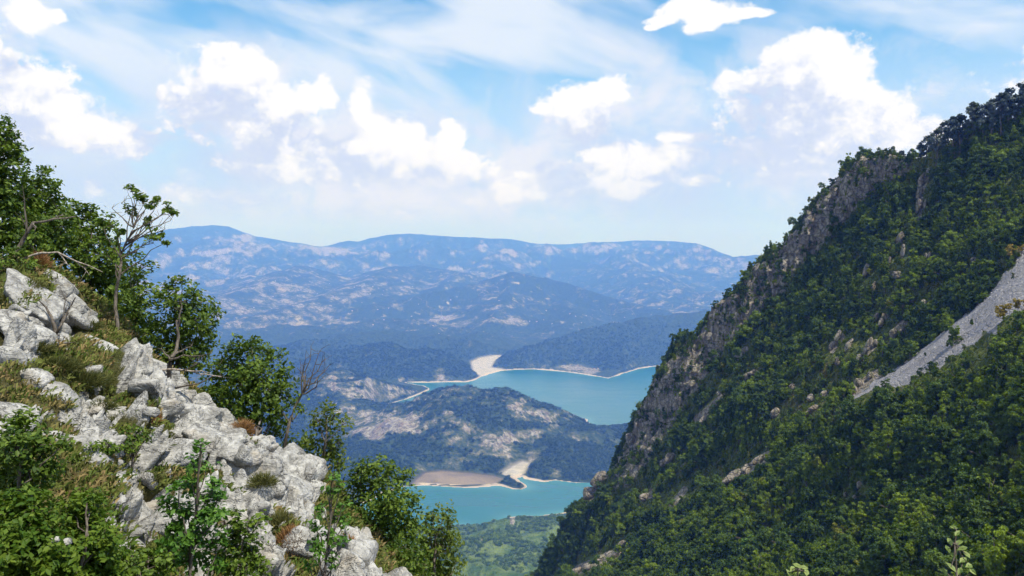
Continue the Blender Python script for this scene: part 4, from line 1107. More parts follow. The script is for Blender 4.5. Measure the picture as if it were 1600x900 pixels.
def twigs(a, centre, n, ln, rng, r=.004):
    out = []
    for _ in range(n):
        d = rng.normal(size=3) + (centre - a) * 0; d[2] += .5; d /= np.linalg.norm(d)
        out.append(tube(wiggle(a, a + d * ln * rng.uniform(.5, 1.2), 4, .12, rng), np.linspace(r, r * .3, 4), 3))
    return out


def tree(name, label, cat, root, Y, trunk, blobs, mat, leaf=.055, dens=1.0, r0=.06, seed=0, bark=None, group=None, bare=(), clump=.2, up=.5, sparse=1.5):
    """root, trunk points and crown blobs are (px, py[, r]) in the picture, at distance Y"""
    rng = np.random.default_rng(seed + 900)
    bp = P(root[0], root[1], Y if len(root) < 3 else root[2])
    tr = [P(x, y, Y + rng.normal(0, .15)) - bp for x, y in trunk]
    cl, tips, cnt = [], [], 0
    for (x, y, r) in blobs:
        rm = r * Y / FPX
        c = P(x, y, Y + rng.uniform(-.6, .6) * min(rm * 2, 1.0)) - bp
        tips.append(c)
        n = max(4, int(r * r / 34 * dens * sparse))
        d = rng.normal(size=(n, 3)); d /= np.linalg.norm(d, axis=1, keepdims=True)
        cl.append(c + d * rm * (rng.uniform(.15, 1.08, (n, 1)) ** .6))
    o = bpy.data.objects.new(name, None); COL.objects.link(o); o.location = bp; o.empty_display_size = .4
    o['label'] = label; o['category'] = cat
    if group: o['group'] = group
    parts, pts = branch_set((0, 0, -.35), tr, tips, r0, rng)
    for (x, y) in bare:
        q = P(x, y, Y + rng.normal(0, .2)) - bp
        i = int(np.argmin(np.linalg.norm(pts - q, axis=1) + np.maximum(pts[:, 2] - q[2] + .1, 0) * 2)); i = max(1, int(i * .9))
        w = wiggle(pts[i], q, 6, .11, rng)
        parts.append(tube(w, np.linspace(r0 * .42, .006, 6), 5))
        for k in (2, 3, 4, 5): parts += twigs(w[k], w[k], 2, np.linalg.norm(q - pts[i]) * .28, rng, .007)
    if cl:
        C = np.concatenate(cl)
        for i in rng.choice(len(C), min(len(C), 70), False):
            tpt = min(tips, key=lambda q: np.linalg.norm(q - C[i]))
            parts.append(tube(wiggle(tpt, C[i], 4, .10, rng), [.010, .008, .006, .004], 3))
    v, f = join(parts)
    link('trunk', mesh_from('trunk', v, f, bark or m_bark, True), o)
    if cl:
        per = max(5, int(15 * dens))
        link('crown', crown_mesh('crown', C, per, clump, leaf, rng, mat, up, .7), o)
    return o


g_edge = 'trees behind the white rocks'
tree('broad_tree', 'tall dark leafy tree cut by the left edge of the picture above the rocks', 'tree', (-40, 440), 21, [(-30, 380), (-10, 300), (2, 220)],
     [(2, 190, 12), (14, 205, 14), (20, 240, 22), (0, 225, 24), (-8, 232, 26), (10, 262, 30), (-20, 280, 50), (12, 300, 36), (25, 330, 36), (-20, 340, 60), (20, 372, 44), (45, 350, 26), (50, 385, 36), (-50, 230, 50), (-90, 300, 70), (-80, 390, 60)], m_leaf_oak, .075, 1.0, .11, 1)
tree('broad_tree', 'leafy tree with a rounded double top beside the tall tree on the left edge', 'tree', (70, 420), 22, [(66, 360), (60, 310)],
     [(52, 280, 18), (70, 272, 14), (86, 290, 14), (60, 300, 26), (84, 312, 22), (46, 322, 24), (70, 335, 32), (95, 350, 30), (60, 372, 36), (96, 385, 34)], m_leaf_oak, .075, 1.0, .07, 2)
tree('broad_tree', 'dark dense tree filling the gap left of the slender half bare tree', 'tree', (140, 470), 23, [(138, 420), (132, 370)],
     [(118, 335, 22), (142, 328, 16), (160, 345, 18), (112, 362, 34), (148, 372, 38), (128, 405, 44), (164, 405, 34), (180, 430, 34), (120, 445, 38), (158, 455, 44), (190, 465, 30), (176, 500, 40), (205, 505, 36), (140, 490, 34)], m_leaf_oak, .075, 1.05, .09, 3)
tree('slender_tree', 'slender half bare tree with a crooked grey trunk and thin spreading top', 'tree', (181, 545, 17.2), 17.6, [(183, 500), (181, 460), (187, 430), (190, 395), (206, 362), (216, 335)],
     [(206, 297, 8), (216, 303, 9), (226, 310, 9), (238, 318, 8), (246, 312, 5), (264, 326, 8), (270, 332, 5), (205, 330, 8), (228, 345, 6), (236, 366, 10), (248, 370, 9), (262, 378, 5), (186, 362, 6), (172, 384, 9), (160, 345, 6), (180, 402, 8)], m_leaf_oak, .06, 1.1, .045, 4, m_bark, None,
     [(175, 325), (190, 318), (205, 310), (228, 322), (248, 340), (266, 345), (258, 358), (240, 380), (170, 345), (166, 395), (262, 335)], .10)
tree('broad_tree', 'thin leafy tree standing close behind the slender half bare tree', 'tree', (214, 560), 20, [(212, 500), (210, 440)],
     [(212, 395, 14), (200, 415, 18), (222, 420, 18), (206, 440, 24), (228, 455, 20), (216, 478, 28), (200, 505, 26), (228, 510, 24), (216, 535, 28)], m_leaf_oak, .065, .85, .05, 5)
tree('broad_tree', 'leafy tree with a sunlit rounded crown behind the gnarled dead tree', 'tree', (276, 610), 19, [(278, 560), (280, 510), (282, 470)],
     [(266, 448, 14), (284, 442, 12), (300, 452, 14), (258, 465, 18), (290, 470, 26), (316, 472, 16), (332, 490, 14), (310, 498, 26), (274, 498, 30), (334, 514, 12), (254, 512, 20), (316, 528, 24), (284, 534, 34), (250, 540, 22), (308, 562, 26), (270, 572, 30), (244, 570, 18)], m_leaf_oak, .062, 1.0, .07, 6)
tree('dead_tree', 'gnarled leafless tree with twisted trunk and long bare arms on the rock edge', 'dead tree', (262, 612, 16.4), 16.3, [(264, 585), (266, 562), (275, 548), (279, 525), (276, 500)], [], m_leaf_oak, .05, 1, .06, 7, m_bark, None,
     [(282, 470), (330, 552), (310, 568), (252, 545), (256, 590), (300, 540), (346, 588)])
tree('broad_tree', 'broad dark tree in the middle of the rock edge with a sunlit top', 'tree', (402, 705, 16.4), 17.5, [(404, 660), (396, 610), (390, 570)],
     [(372, 540, 16), (392, 536, 14), (352, 556, 20), (410, 548, 16), (378, 566, 30), (424, 562, 16), (440, 578, 16), (408, 584, 28), (346, 588, 28), (444, 602, 20), (376, 602, 34), (420, 618, 30), (334, 616, 24), (456, 624, 14), (350, 640, 32), (392, 642, 32), (430, 652, 24), (366, 668, 28), (330, 650, 18)], m_leaf_oak, .058, 1.0, .085, 8)
tree('bare_tree', 'thin leafless tree leaning right with a fan of fine twigs', 'dead tree', (440, 712), 16.8, [(450, 670), (464, 630), (480, 600)], [(470, 640, 5)], m_leaf_oak, .05, .8, .045, 9, m_bark, None,
     [(486, 545), (498, 552), (508, 560), (515, 570), (478, 560), (505, 590), (470, 570), (440, 640)])
tree('broad_tree', 'airy yellow green tree right of the leafless leaning tree', 'tree', (505, 775), 17, [(506, 740), (508, 690), (510, 650)],
     [(510, 640, 14), (524, 648, 14), (498, 658, 16), (534, 664, 12), (516, 672, 20), (496, 690, 18), (530, 692, 18), (512, 708, 22), (488, 722, 20), (528, 724, 18), (506, 742, 22), (478, 745, 16)], m_leaf_yel, .055, .8, .035, 10)
tree('broad_tree', 'dark shrubby tree crowding behind the end of the white rock edge', 'tree', (470, 770), 17.4, [(462, 730), (456, 700)],
     [(446, 690, 18), (462, 702, 20), (480, 690, 16), (470, 724, 22), (486, 745, 22), (500, 770, 24), (520, 770, 20), (430, 672, 16)], m_leaf_oak, .055, .9, .04, 11)
tree('broad_tree', 'dense leafy tree with a rounded crown before the lake, below the rocks', 'tree', (596, 930), 15.5, [(596, 880), (592, 820), (590, 770)],
     [(572, 728, 16), (592, 722, 12), (556, 742, 16), (608, 738, 16), (582, 750, 26), (622, 752, 14), (636, 742, 8), (560, 776, 28), (606, 776, 30), (642, 772, 12), (632, 790, 22), (584, 806, 36), (616, 816, 32), (644, 822, 22), (560, 822, 32), (590, 848, 38), (630, 856, 30), (566, 868, 30), (610, 886, 36), (650, 880, 24)], m_leaf_oak, .052, 1.0, .07, 12)
tree('broad_tree', 'small sunlit leafy tree lowest on the slope with its crown over the lake water', 'tree', (676, 960), 17, [(678, 900), (680, 850)],
     [(676, 806, 16), (694, 802, 14), (706, 816, 10), (664, 822, 18), (690, 826, 22), (708, 838, 12), (670, 848, 26), (700, 856, 22), (682, 876, 30), (656, 874, 22), (712, 878, 14), (696, 898, 26), (664, 902, 26)], m_leaf_yel, .055, .95, .055, 13)
# shrubs in front
gsh = 'green shrubs at the foot of the rocks'
SHRUBS = [
    ('leafy_shrub', 'bright leafy shrub against the white rocks on the left edge, uppermost of the shrubs', (30, 800), 8.2, [(34, 655, 22), (14, 672, 26), (52, 684, 24), (26, 704, 32), (72, 700, 18), (96, 694, 12), (48, 735, 30), (10, 740, 34), (78, 735, 18), (36, 765, 34)], m_leaf_oak, .040, .8),
    ('leafy_shrub', 'lush fern like shrub in the lower left corner', (40, 940), 7.0, [(20, 800, 36), (54, 790, 26), (10, 850, 44), (60, 840, 40), (36, 885, 46), (88, 878, 36), (-10, 900, 40)], m_leaf_fern, .038, 1.0),
    ('leafy_shrub', 'light green feathery shrub below the small pile of loose stones', (130, 935), 7.6, [(112, 800, 26), (136, 786, 20), (146, 812, 30), (110, 840, 30), (160, 846, 28), (128, 876, 40), (172, 882, 30), (96, 900, 30), (150, 910, 36)], m_leaf_fern, .036, 1.0),
    ('leafy_shrub', 'low dark shrub between the fern like shrub and the tall sapling', (225, 930), 8.0, [(206, 868, 24), (232, 880, 24), (190, 892, 26), (250, 896, 24), (220, 905, 30), (262, 876, 14)], m_leaf_oak, .036, .9),
    ('sapling', 'tall bright green sapling growing up in front of the rock face', (296, 925), 8.4, [(314, 696, 9), (308, 716, 12), (322, 730, 12), (296, 744, 14), (334, 752, 14), (280, 762, 13), (310, 772, 18), (340, 778, 14), (264, 792, 18), (292, 800, 20), (326, 806, 20), (346, 800, 10), (276, 830, 22), (308, 838, 22), (334, 846, 18), (262, 862, 22), (296, 874, 24), (326, 884, 20)], m_leaf_fresh, .042, .75),
    ('leafy_shrub', 'dark green shrub right of the tall bright sapling', (376, 930), 8.8, [(372, 812, 14), (356, 830, 16), (386, 828, 16), (404, 816, 12), (370, 852, 22), (394, 860, 20), (352, 874, 20), (380, 886, 26), (404, 888, 16)], m_leaf_oak, .038, .9),
    ('sapling', 'thin leafy sapling before the lowest white rocks, right of the rusty bush', (508, 930), 9.6, [(520, 742, 8), (528, 764, 10), (512, 772, 12), (536, 790, 12), (506, 796, 14), (524, 808, 16), (494, 818, 14), (540, 818, 10), (512, 836, 18), (490, 846, 14), (530, 846, 14), (500, 870, 16), (482, 880, 12), (518, 880, 12)], m_leaf_fresh, .040, .6),
    ('leafy_shrub', 'small dark shrub tucked under the overhanging white ledge', (205, 705), 11.5, [(196, 680, 12), (214, 676, 12), (228, 686, 10), (208, 692, 14), (186, 692, 10)], m_leaf_oak, .036, 1.0),
    ('leafy_shrub', 'green cushion shrub in the middle of the rock face', (160, 712), 11.0, [(152, 696, 13), (170, 694, 13), (162, 702, 14), (182, 700, 9), (142, 702, 9)], m_leaf_fern, .030, 1.2),
    ('leafy_shrub', 'green shrub on top of the rocks at the upper left', (20, 425), 16.5, [(8, 408, 20), (26, 400, 16), (20, 425, 24), (44, 420, 18), (2, 430, 20)], m_leaf_oak, .05, 1.0)]
for n, (nm, lb, rt, Y, bl, mt, lf, dn) in enumerate(SHRUBS):
    topb = min(bl, key=lambda q: q[1])
    tree(nm, lb, 'shrub' if nm != 'sapling' else 'sapling', rt, Y, [(rt[0] * .5 + topb[0] * .5, rt[1] * .5 + topb[1] * .5), topb[:2]], bl, mt, lf, dn, .022 if nm != 'sapling' else .02, 40 + n, None, gsh, (), .10 if nm != 'sapling' else .09, .7)

# dead branches lying and standing among the rocks
def dead_branch(label, Y, pts, side, r0, seed, mat=None):
    rng = np.random.default_rng(seed)
    q = [P(x, y, Y + rng.normal(0, .06)) for x, y in pts]; b = q[0].copy()
    ln = []
    for a, e in zip(q[:-1], q[1:]): ln += list(wiggle(a, e, 5, .05, rng))[(0 if not ln else 1):]
    ln = np.array(ln) - b
    parts = [tube(ln, np.linspace(r0, r0 * .25, len(ln)), 6)]
    for (sx, sy) in side:
        e = P(sx, sy, Y + rng.normal(0, .2)) - b
        i = int(np.argmin(np.linalg.norm(ln - e, axis=1))); i = max(1, i - 3)
        w = wiggle(ln[i], e, 5, .08, rng); parts.append(tube(w, np.linspace(r0 * .5, .005, 5), 5)); parts += twigs(w[3], e, 3, .3, rng, .006)
    v, f = join(parts)
    link('dead_branch', mesh_from('dead_branch', v, f, mat or m_dead, True), None, b, label=label, category='branch')


dead_branch('forked grey dead limb reaching up and right from the upper rocks', 17.0, [(22, 398), (38, 372), (52, 348), (85, 342), (118, 338)], [(35, 290), (40, 345), (54, 360), (100, 336)], .05, 1, m_bark)
dead_branch('long thin dead branch arching over the upper rocks', 16.6, [(20, 412), (60, 396), (90, 394), (130, 412), (160, 425)], [(110, 418), (140, 430)], .03, 2)
dead_branch('brown dead stem rising steeply from the heather in a V', 14.4, [(72, 548), (92, 515), (108, 482), (118, 465)], [(104, 460), (116, 535)], .035, 3, m_bark)
dead_branch('brown dead stem curving down across the white slab', 14.6, [(88, 525), (82, 500), (72, 480), (60, 468)], [], .04, 4, m_bark)
dead_branch('pale dead pole lying level across the rock edge', 16.0, [(198, 580), (240, 582), (262, 577), (300, 580), (346, 589)], [(330, 583)], .035, 5)
dead_branch('grey stump with two prongs at the rock edge', 16.3, [(205, 565), (214, 553), (217, 543)], [(208, 545)], .06, 6)
dead_branch('pale twisted root standing below the broad dark tree', 15.6, [(396, 704), (400, 690), (402, 670), (408, 655)], [(392, 672), (412, 668)], .06, 7)


# heather, withered bushes and tufts of grass in the cracks
def sprigs(name, label, px, py, rx, ry, mat, seed, n=420, ln=.14, cat='bush', group=None):
    rng = np.random.default_rng(seed)
    b, nn = on_hill(px, min(py + ry * .6, 905))
    Y = b[1]; k = Y / FPX
    m = int(2.6 * n * max(.35, min(2.2, rx * ry / 500)))
    q = rng.normal(size=(m, 3)); q /= np.linalg.norm(q, axis=1, keepdims=True); q *= rng.uniform(0, 1, (m, 1)) ** .4
    q = q * np.array([rx * k, (rx + ry) * .5 * k, ry * k * 1.0]); q[:, 2] = np.abs(q[:, 2])
    d = q / (np.linalg.norm(q, axis=1, keepdims=True) + 1e-6) + rng.normal(0, .35, (m, 3)); d[:, 2] += .35; d /= np.linalg.norm(d, axis=1, keepdims=True)
    s = rng.normal(size=(m, 3)); s = np.cross(d, s); s /= np.linalg.norm(s, axis=1, keepdims=True)
    L_ = ln * rng.uniform(.5, 1.2, (m, 1)); w = .009
    v = np.stack([q - s * w * .5, q + s * w * .5, q + d * L_ * .6 + s * w * .6, q + d * L_ - s * w * .2], 1).reshape(-1, 3)
    f = np.arange(4 * m).reshape(m, 4)
    me = mesh_from(name, v, f, mat, False, None, dict(tint=np.clip(rng.normal(.5, .25, m), 0, 1)))
    link(name, me, None, b, label=label, category=cat, **({'group': group} if group else {}))


HEATH = [(130, 582, 44, 20, 0, 'olive heather mound spread below the V shaped dead stem'), (92, 566, 34, 18, 0, 'heather clump on the ledge at the foot of the V shaped dead stem'), (60, 540, 26, 12, 0, 'small olive heather clump left of the V shaped dead stem'), (160, 588, 24, 14, 0, 'heather clump left of the big pale boulder on the edge'),
         (196, 640, 26, 14, 0, 'heather clump below the big pale boulder on the edge'), (222, 652, 24, 20, 1, 'brownish heather bush beside the big overhanging boulder'), (168, 620, 22, 12, 0, 'heather on the ledge between two white slabs'), (212, 572, 22, 12, 1, 'rusty withered bush at the grey stump'), (64, 400, 16, 22, 1, 'tall rusty withered bush at the top of the rocks'),
         (42, 440, 26, 12, 0, 'green heather tuft on the upper white slab'), (12, 462, 22, 10, 0, 'heather tuft at the left edge on the upper white slab'), (138, 508, 24, 10, 0, 'straw coloured tuft between the two long slabs'), (456, 842, 26, 30, 1, 'rusty brown dead bush between the lowest rocks'), (440, 812, 22, 26, 0, 'dark olive juniper like bush above the rusty dead bush'),
         (240, 672, 30, 8, 0, 'mossy green strip under the big overhanging boulder'), (270, 680, 26, 8, 0, 'bright mossy tuft on the ledge below the overhanging boulder'), (240, 735, 24, 8, 0, 'low green tuft in the crack of the lower ledge'), (348, 650, 10, 14, 1, 'straw bush behind the rock edge left of the broad dark tree'), (375, 678, 18, 18, 1, 'straw coloured dry bush just left of the pale twisted root'),
         (352, 700, 12, 9, 1, 'rusty tuft among the small edge boulders'), (388, 690, 10, 8, 1, 'rusty tuft beside the pale twisted root'), (560, 832, 14, 14, 1, 'rusty bush at the foot of the dense tree before the lake'), (584, 858, 12, 12, 1, 'rusty tuft on the lowest rock ridge'), (400, 770, 20, 14, 0, 'olive tuft between the edge boulders'), (188, 640, 14, 8, 0, 'small olive tuft on the ledge'), (20, 780, 20, 10, 1, 'rusty tuft behind the small pile of loose stones')]
for n, (hx, hy, rx, ry, k, lb) in enumerate(HEATH):
    sprigs('heather' if not k else 'dry_bush', lb, hx, hy, rx, ry, m_leaf_rust if k == 1 else m_leaf_heath, 600 + n, 520, 0.13 if ry > 9 else .08)

# loose stones in the shrubs
for n, (sx, sy, r_, lb) in enumerate([(62, 848, 15, 'pale loose stone in the lower left shrubs, largest of the pile'), (38, 842, 10, 'small pale loose stone left in the pile among the shrubs'), (84, 845, 11, 'loose stone with a flat top in the pile among the shrubs'), (104, 847, 8, 'smallest loose stone at the right end of the pile'), (50, 858, 8, 'low loose stone at the front of the pile')]):
    p = P(sx, sy, 7.15); s_ = r_ * 7.15 / FPX
    v, f = rock_shape(700 + n, (s_ * 1.3, s_, s_), ICO4 if 0 else ico(3))
    link('loose_stone', mesh_from('loose_stone', v, f, m_rock, True, dict(soil=np.zeros(len(v)))), None, p, label=lb, category='stone', group='pile of loose stones')

# grass on every patch of soil
rng = np.random.default_rng(77)
okc = np.where((soilm.ravel() > .55) & (LU.ravel() > 1.0) & (LU.ravel() < 7.3) & (lpx.ravel() > -80) & (lpx.ravel() < 720))[0]
gsel = rng.choice(okc, 3600)
gv, gt = [], []
for i in gsel:
    p, nn = LV.reshape(-1, 3)[i], LN.reshape(-1, 3)[i]
    m = 16
    q = p + rng.normal(0, .07, (m, 3)) * np.array([1, 1, .2])
    d = rng.normal(0, .45, (m, 3)) + np.array([.15, 0, 1.0]); d /= np.linalg.norm(d, axis=1, keepdims=True)
    s = np.cross(d, rng.normal(size=(m, 3))); s /= np.linalg.norm(s, axis=1, keepdims=True)
    L_ = rng.uniform(.05, .17, (m, 1))
    gv.append(np.stack([q - s * .004, q + s * .004, q + d * L_ * .7 + s * .003 + np.array([0, 0, 0]), q + d * L_ + np.array([.03, 0, -.03])], 1).reshape(-1, 3)); gt.append(np.full(m, rng.random()))
gv = np.concatenate(gv)
m_grass, t = material('grass')
q_ = t.attr('tint')
c_ = t.mix(t.step(q_, .58, .95), t.mix(t.step(q_, 0, .35), (0.050, 0.085, 0.012), (0.11, 0.13, 0.03)), (0.22, 0.16, 0.07))
surface(t, c_, .8, .1)
link('grass', mesh_from('grass', gv, np.arange(len(gv)).reshape(-1, 4), m_grass, False, None, dict(tint=np.concatenate(gt))), kind='stuff', label='tufts of green and dry grass in the cracks of the rocks')


# ------------------------------------------------------------------ trees, rocks and plants of the mountainside that stand out
crest_pts = catmull(CREST[:, None, :], 400)[0][:, 0]
crest_px = pix(crest_pts)[0]
PINE_AT = [(1594, 142), (1576, 152), (1562, 158), (1549, 166), (1536, 176), (1519, 174), (1500, 190), (1487, 196), (1472, 204), (1462, 212), (1449, 222), (1437, 230), (1424, 238), (1408, 242), (1386, 252), (1606, 136), (1584, 160)]
ORD = 'first second third fourth fifth sixth seventh eighth ninth tenth eleventh twelfth thirteenth fourteenth fifteenth sixteenth seventeenth'.split()
rng = np.random.default_rng(31)
for n, (x_, top) in enumerate(PINE_AT):
    i = int(np.argmin(np.abs(crest_px[:, 0] - x_)))
    p, nn = on_slope(x_, crest_px[i, 1] + 6)
    p = p - np.array([0, 0, .4])
    hpx = pix(p)[0][1] - top
    h = max(5.0, 1.18 * hpx * pix(p)[1] / FPX)
    k = n % 3
    rank = sorted(q for q, _t in PINE_AT)[::-1].index(x_)
    lb = 'grey green pine against the sky, %s from the right edge along the mountain ridge' % ORD[rank]
    place('pine_tree', PINES[k], p, h / [7.5, 6.6, 8.6][k], rng.uniform(0, 6.28), lb, 'pine', 'pines along the ridge')
for (x_, y_, kind, s_, lb, nm) in [(1578, 412, GOLDP, 1.25, 'golden tree leaning over the grey scree near its top', 'golden_tree'), (1556, 398, GOLDP, 1.1, 'golden tree at the upper edge of the scree, left of the leaning golden tree', 'golden_tree'), (1597, 398, GOLD, .9, 'small golden tree at the right edge above the scree', 'golden_tree'),
                                   (1568, 505, GOLD, 1.35, 'yellow bush at the lower edge of the scree', 'golden_bush'), (1590, 490, GOLD, 1.0, 'yellow bush below the scree beside the right edge', 'golden_bush'), (1172, 868, LIME, 1.9, 'bright lime green bush low on the dark slope', 'lime_bush'), (1492, 536, KINDS[2], 1.2, 'bushy tree standing out over the lower edge of the grey scree', 'leafy_tree'), (852, 902, KINDS[4], 2.0, 'dark rounded tree at the bottom edge where the slope meets the valley', 'leafy_tree'), (815, 908, KINDS[0], 1.8, 'leafy tree at the bottom edge left of the dark rounded tree', 'leafy_tree'), (1518, 508, KINDS[6], .7, 'small dark shrub on its own in the grey scree', 'scree_shrub')]:
    p, nn = on_slope(x_, y_)
    place(nm, kind, p, s_, rng.uniform(0, 6.28), lb, 'bush' if 'bush' in nm or 'shrub' in nm else 'tree')
fins = [rock_shape(800 + q, (1, .7, 1), ico(3), 22, .07) for q in range(8)]
for n, (x_, y_, rw, rh, tl) in enumerate(FINS):
    p, nn = on_slope(x_, y_)
    k = pix(p)[1] / FPX
    v, f = fins[n % 8]
    v = v * np.array([rw * k * 1.25, (rw + rh) * .5 * k, rh * k * 1.2]); an = math.radians(tl if rh >= rw else -tl); ca, sa = math.cos(an), math.sin(an)
    v = v @ np.array([[ca, 0, -sa], [0, 1, 0], [sa, 0, ca]])
    link('outcrop', mesh_from('outcrop', v, f, m_slope, True, dict(rock=np.full(len(v), 1.2), scree=np.zeros(len(v)), gap=np.zeros(len(v)))), slope_ob, p + nn * rh * k * .5)

# stones of the scree
rng = np.random.default_rng(41)
w_ = (A * scree * (SDEP < 420) * infr).ravel(); pk = rng.choice(len(w_), 9000, True, w_ / w_.sum())
i_, j_ = np.divmod(pk, NT)
pp = bil(SV, i_ + rng.uniform(-.5, .5, 9000), j_ + rng.uniform(-.5, .5, 9000))
sv_, sf_ = ICO1 = ico(1)
stv = []
for q in range(9000):
    sc_q = rng.uniform(.06, .15) * (2.6 if rng.random() < .05 else 1)
    stv.append(pp[q] + sv_[rng.permutation(1)[0]:] * (sc_q * rng.uniform(.6, 1.3, 3)))
stv = np.concatenate(stv); stf = (np.arange(9000)[:, None, None] * len(sv_) + sf_[None]).reshape(-1, 3)
m_stone, t = material('scree_stone')
n_ = t.noise(t.pos(), 0.9, 2, .5)
surface(t, t.mix(t.step(n_, .35, .65), (0.24, 0.235, 0.245), (0.37, 0.355, 0.36)), .95, .1)
link('scree', mesh_from('scree', stv, stf, m_stone), kind='stuff', label='tongue of loose grey stones running down between the woods')

# woods of the peninsula and the shores
rng = np.random.default_rng(43)
zone = (GSD > 14) & (GFL > 6) & (bedm < .2) & (GY > 1000) & (GY < 3900) & (pxg > 380) & (pxg < 1120)
cell = np.abs(np.gradient(GX, axis=1) * np.gradient(GY, axis=0))
w_ = np.where(zone & (bare + fbm(GX / 40, GY / 40, 3, 45) * .3 < .34), cell * np.clip((3900 - GY) / 900, 0, 1) * np.where(GY > 2750, GHILL, 1) * np.where(GY < 1500, 1.5 * (fbm(GX / 70, GY / 70, 3, 46) > -.12), 1), 0).ravel()
NW = 34000
pk = rng.choice(w_.size, NW, True, w_ / w_.sum()); i_, j_ = np.divmod(pk, len(th))
i_ = np.clip(i_ + rng.uniform(-.5, .5, NW), 0, len(rr) - 1.01); j_ = np.clip(j_ + rng.uniform(-.5, .5, NW), 0, len(th) - 1.01)
VV = np.stack([GX, GY, GZ], -1) * VU
def bil2(F, i, j):
    a_, b_ = i.astype(int), j.astype(int); f_, g_ = (i - a_)[:, None], (j - b_)[:, None]
    return F[a_, b_] * (1 - f_) * (1 - g_) + F[a_ + 1, b_] * f_ * (1 - g_) + F[a_, b_ + 1] * (1 - f_) * g_ + F[a_ + 1, b_ + 1] * f_ * g_
wp = bil2(VV, i_, j_)
m_wood = leaf_material('far_wood_leaves', (0.018, 0.036, 0.009), (0.060, 0.090, 0.022), None, .15, .1, .7)
far_kinds = []
for q in range(4):
    r2 = np.random.default_rng(60 + q)
    c_ = r2.normal(size=(9, 3)) * np.array([1.6, 1.6, 1.3]) + np.array([0, 0, 3.6])
    far_kinds.append((None, crown_mesh('crown', c_, 9, 1.8, 1.9, r2, m_wood, .8)))
m_wood2 = leaf_material('near_shore_leaves', (0.045, 0.090, 0.012), (0.140, 0.200, 0.034), None, .2, .1, .7)
near_kinds = []
for q in range(4):
    r2 = np.random.default_rng(70 + q)
    c_ = r2.normal(size=(14, 3)) * np.array([1.7, 1.7, 1.3]) + np.array([0, 0, 3.4])
    near_kinds.append((None, crown_mesh('crown', c_, 12, 1.3, 1.1, r2, m_wood2, .8)))
nearm = wp[:, 1] < 1480 * VU
ws_ = rng.uniform(.6, 1.6, NW)
scatter('woodland', wp[~nearm], ws_[~nearm], far_kinds, rng.integers(0, 4, (~nearm).sum()), 'dark woods covering the peninsula and the lake shores')
scatter('thicket', wp[nearm], ws_[nearm], near_kinds, rng.integers(0, 4, nearm.sum()), 'green thickets on the near shore below the lake')

# plants right in front of the viewpoint, their tips in the lower right corner
def twig_plant(label, pts, Y, leaves_at, seed, mat):
    r2 = np.random.default_rng(seed)
    q = [P(x, y, Y) for x, y in pts]
    foot = q[0].copy()
    ln = np.array(q) - foot
    parts = [tube(np.concatenate([wiggle(a_, b_, 4, .03, r2) for a_, b_ in zip(ln[:-1], ln[1:])]), np.linspace(.012, .004, 4 * (len(ln) - 1)), 5)]
    lv, lf, n0 = [], [], 0
    for (x, y, r) in leaves_at:
        c_ = P(x, y, Y + r2.normal(0, .06)) - foot
        i = int(np.argmin(np.linalg.norm(ln - c_, axis=1)))
        parts.append(tube(wiggle(ln[i], c_, 3, .05, r2), [.005, .004, .002], 4))
        s_ = r * Y / FPX
        nr = np.array([r2.normal(0, .4), -.5, .8]); nr /= np.linalg.norm(nr)
        a_ = r2.normal(size=3); a_ -= nr * (a_ @ nr); a_ /= np.linalg.norm(a_); b_ = np.cross(nr, a_)
        # a blade of six points folded along its rib
        pt = [c_ - a_ * s_, c_ - a_ * s_ * .3 + b_ * s_ * .5 + nr * s_ * .15, c_ + a_ * s_ * .45 + b_ * s_ * .38 + nr * s_ * .12, c_ + a_ * s_ * 1.05 - nr * s_ * .15, c_ + a_ * s_ * .45 - b_ * s_ * .38 + nr * s_ * .12, c_ - a_ * s_ * .3 - b_ * s_ * .5 + nr * s_ * .15]
        lv += pt; lf += [[n0, n0 + 1, n0 + 2, n0 + 3], [n0, n0 + 3, n0 + 4, n0 + 5]]; n0 += 6
    o = bpy.data.objects.new('leafy_plant', None); COL.objects.link(o); o.location = foot; o['label'] = label; o['category'] = 'plant'
    v, f = join(parts); link('stem', mesh_from('stem', v, f, m_bark, True), o)
    link('leaves', mesh_from('leaves', np.array(lv), np.array(lf), mat, False, None, dict(tint=r2.uniform(.2, .9, len(lf)))), o)


m_leaf_pale = leaf_material('pale_leaves', (0.14, 0.20, 0.05), (0.30, 0.36, 0.12), None, .4, .3, .1)
twig_plant('tall leafy plant with pale yellow green leaves poking up near the right corner', [(1500, 1160), (1502, 1000), (1497, 910), (1492, 850), (1494, 828)], 5.0,
           [(1490, 824, 6), (1496, 833, 7), (1484, 846, 8), (1498, 848, 8), (1481, 858, 8), (1504, 857, 8), (1510, 866, 8), (1490, 868, 7), (1505, 875, 9), (1514, 884, 9), (1486, 886, 10), (1500, 892, 8), (1520, 893, 7), (1476, 893, 8)], 1, m_leaf_pale)
twig_plant('small leafy sprig with fresh green leaves at the bottom edge', [(1245, 1160), (1247, 1000), (1246, 920), (1247, 890)], 5.0,
           [(1246, 884, 8), (1238, 889, 8), (1255, 887, 8), (1232, 895, 8), (1260, 894, 8), (1246, 897, 7)], 2, m_leaf_pale)

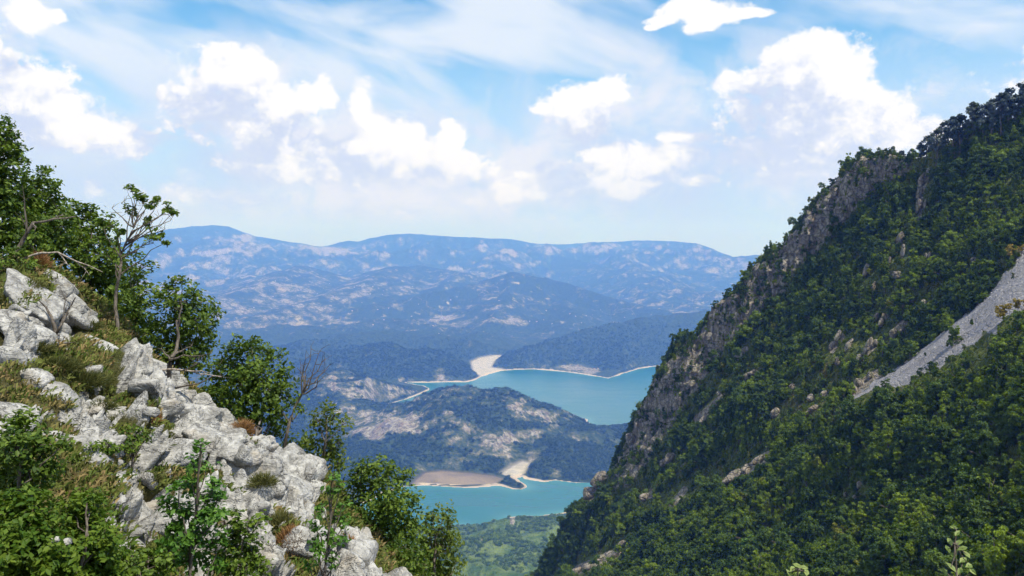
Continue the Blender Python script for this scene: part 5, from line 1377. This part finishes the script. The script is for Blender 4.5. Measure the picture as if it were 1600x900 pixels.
# white houses scattered over the far side of the valley
rng = np.random.default_rng(47)
mw, t = material('white_plaster'); surface(t, t.mix(t.step(t.noise(t.pos(), .4, 2), .3, .7), (0.45, 0.43, 0.39), (0.66, 0.64, 0.60)), .9, .1)
mr, t = material('roof_tiles'); surface(t, t.mix(t.step(t.noise(t.pos(), .8, 2), .3, .7), (0.24, 0.10, 0.06), (0.36, 0.18, 0.11)), .9, .1)
hw = np.array([(x, y, z) for z in (-2, 6) for x, y in ((-6, -4.5), (6, -4.5), (6, 4.5), (-6, 4.5))], float)
hm = mesh_from('wall', hw, [(0, 1, 5, 4), (1, 2, 6, 5), (2, 3, 7, 6), (3, 0, 4, 7)], mw)
rv = np.array([(-6.8, -5.3, 5.7), (6.8, -5.3, 5.7), (6.8, 5.3, 5.7), (-6.8, 5.3, 5.7), (-6.8, 0, 8.6), (6.8, 0, 8.6)], float)
rm = mesh_from('roof', rv, [(0, 1, 5, 4), (2, 3, 4, 5), (1, 2, 5, 5), (3, 0, 4, 4)], mr)
rm2 = bpy.data.meshes.new('roof'); rm2.from_pydata([tuple(q) for q in rv], [], [(0, 1, 5, 4), (2, 3, 4, 5), (1, 2, 5), (3, 0, 4), (0, 3, 2, 1)]); rm2.materials.append(mr)
VP = pix(VV)[0]
spots_h = [(930, 592), (936, 590), (916, 494), (925, 493), (900, 495), (890, 490), (780, 470), (735, 425), (740, 421), (728, 430), (690, 428), (645, 448), (700, 440)] + [(rng.normal(470, 95), rng.normal(440, 22)) for _ in range(34)] + [(rng.normal(620, 90), rng.normal(480, 26)) for _ in range(22)] + [(rng.normal(850, 60), rng.normal(500, 10)) for _ in range(10)]
for (x_, y_) in spots_h:
    d_ = (VP[..., 0] - x_) ** 2 + (VP[..., 1] - y_) ** 2 + np.where((GSD > 30) & (GY > 3300), 0, 1e9)
    i = np.argmin(d_)
    o = bpy.data.objects.new('far_house', None); COL.objects.link(o); o.location = VV.reshape(-1, 3)[i]; o.rotation_euler = (0, 0, rng.uniform(0, 3.14)); s_ = rng.uniform(.6, 1.15); o.scale = (s_, s_, s_)
    o['label'] = 'tiny white house far off on the patchwork valley side'; o['category'] = 'house'; o['group'] = 'far houses scattered over the valley'
    link('wall', hm, o); link('roof', rm2, o)
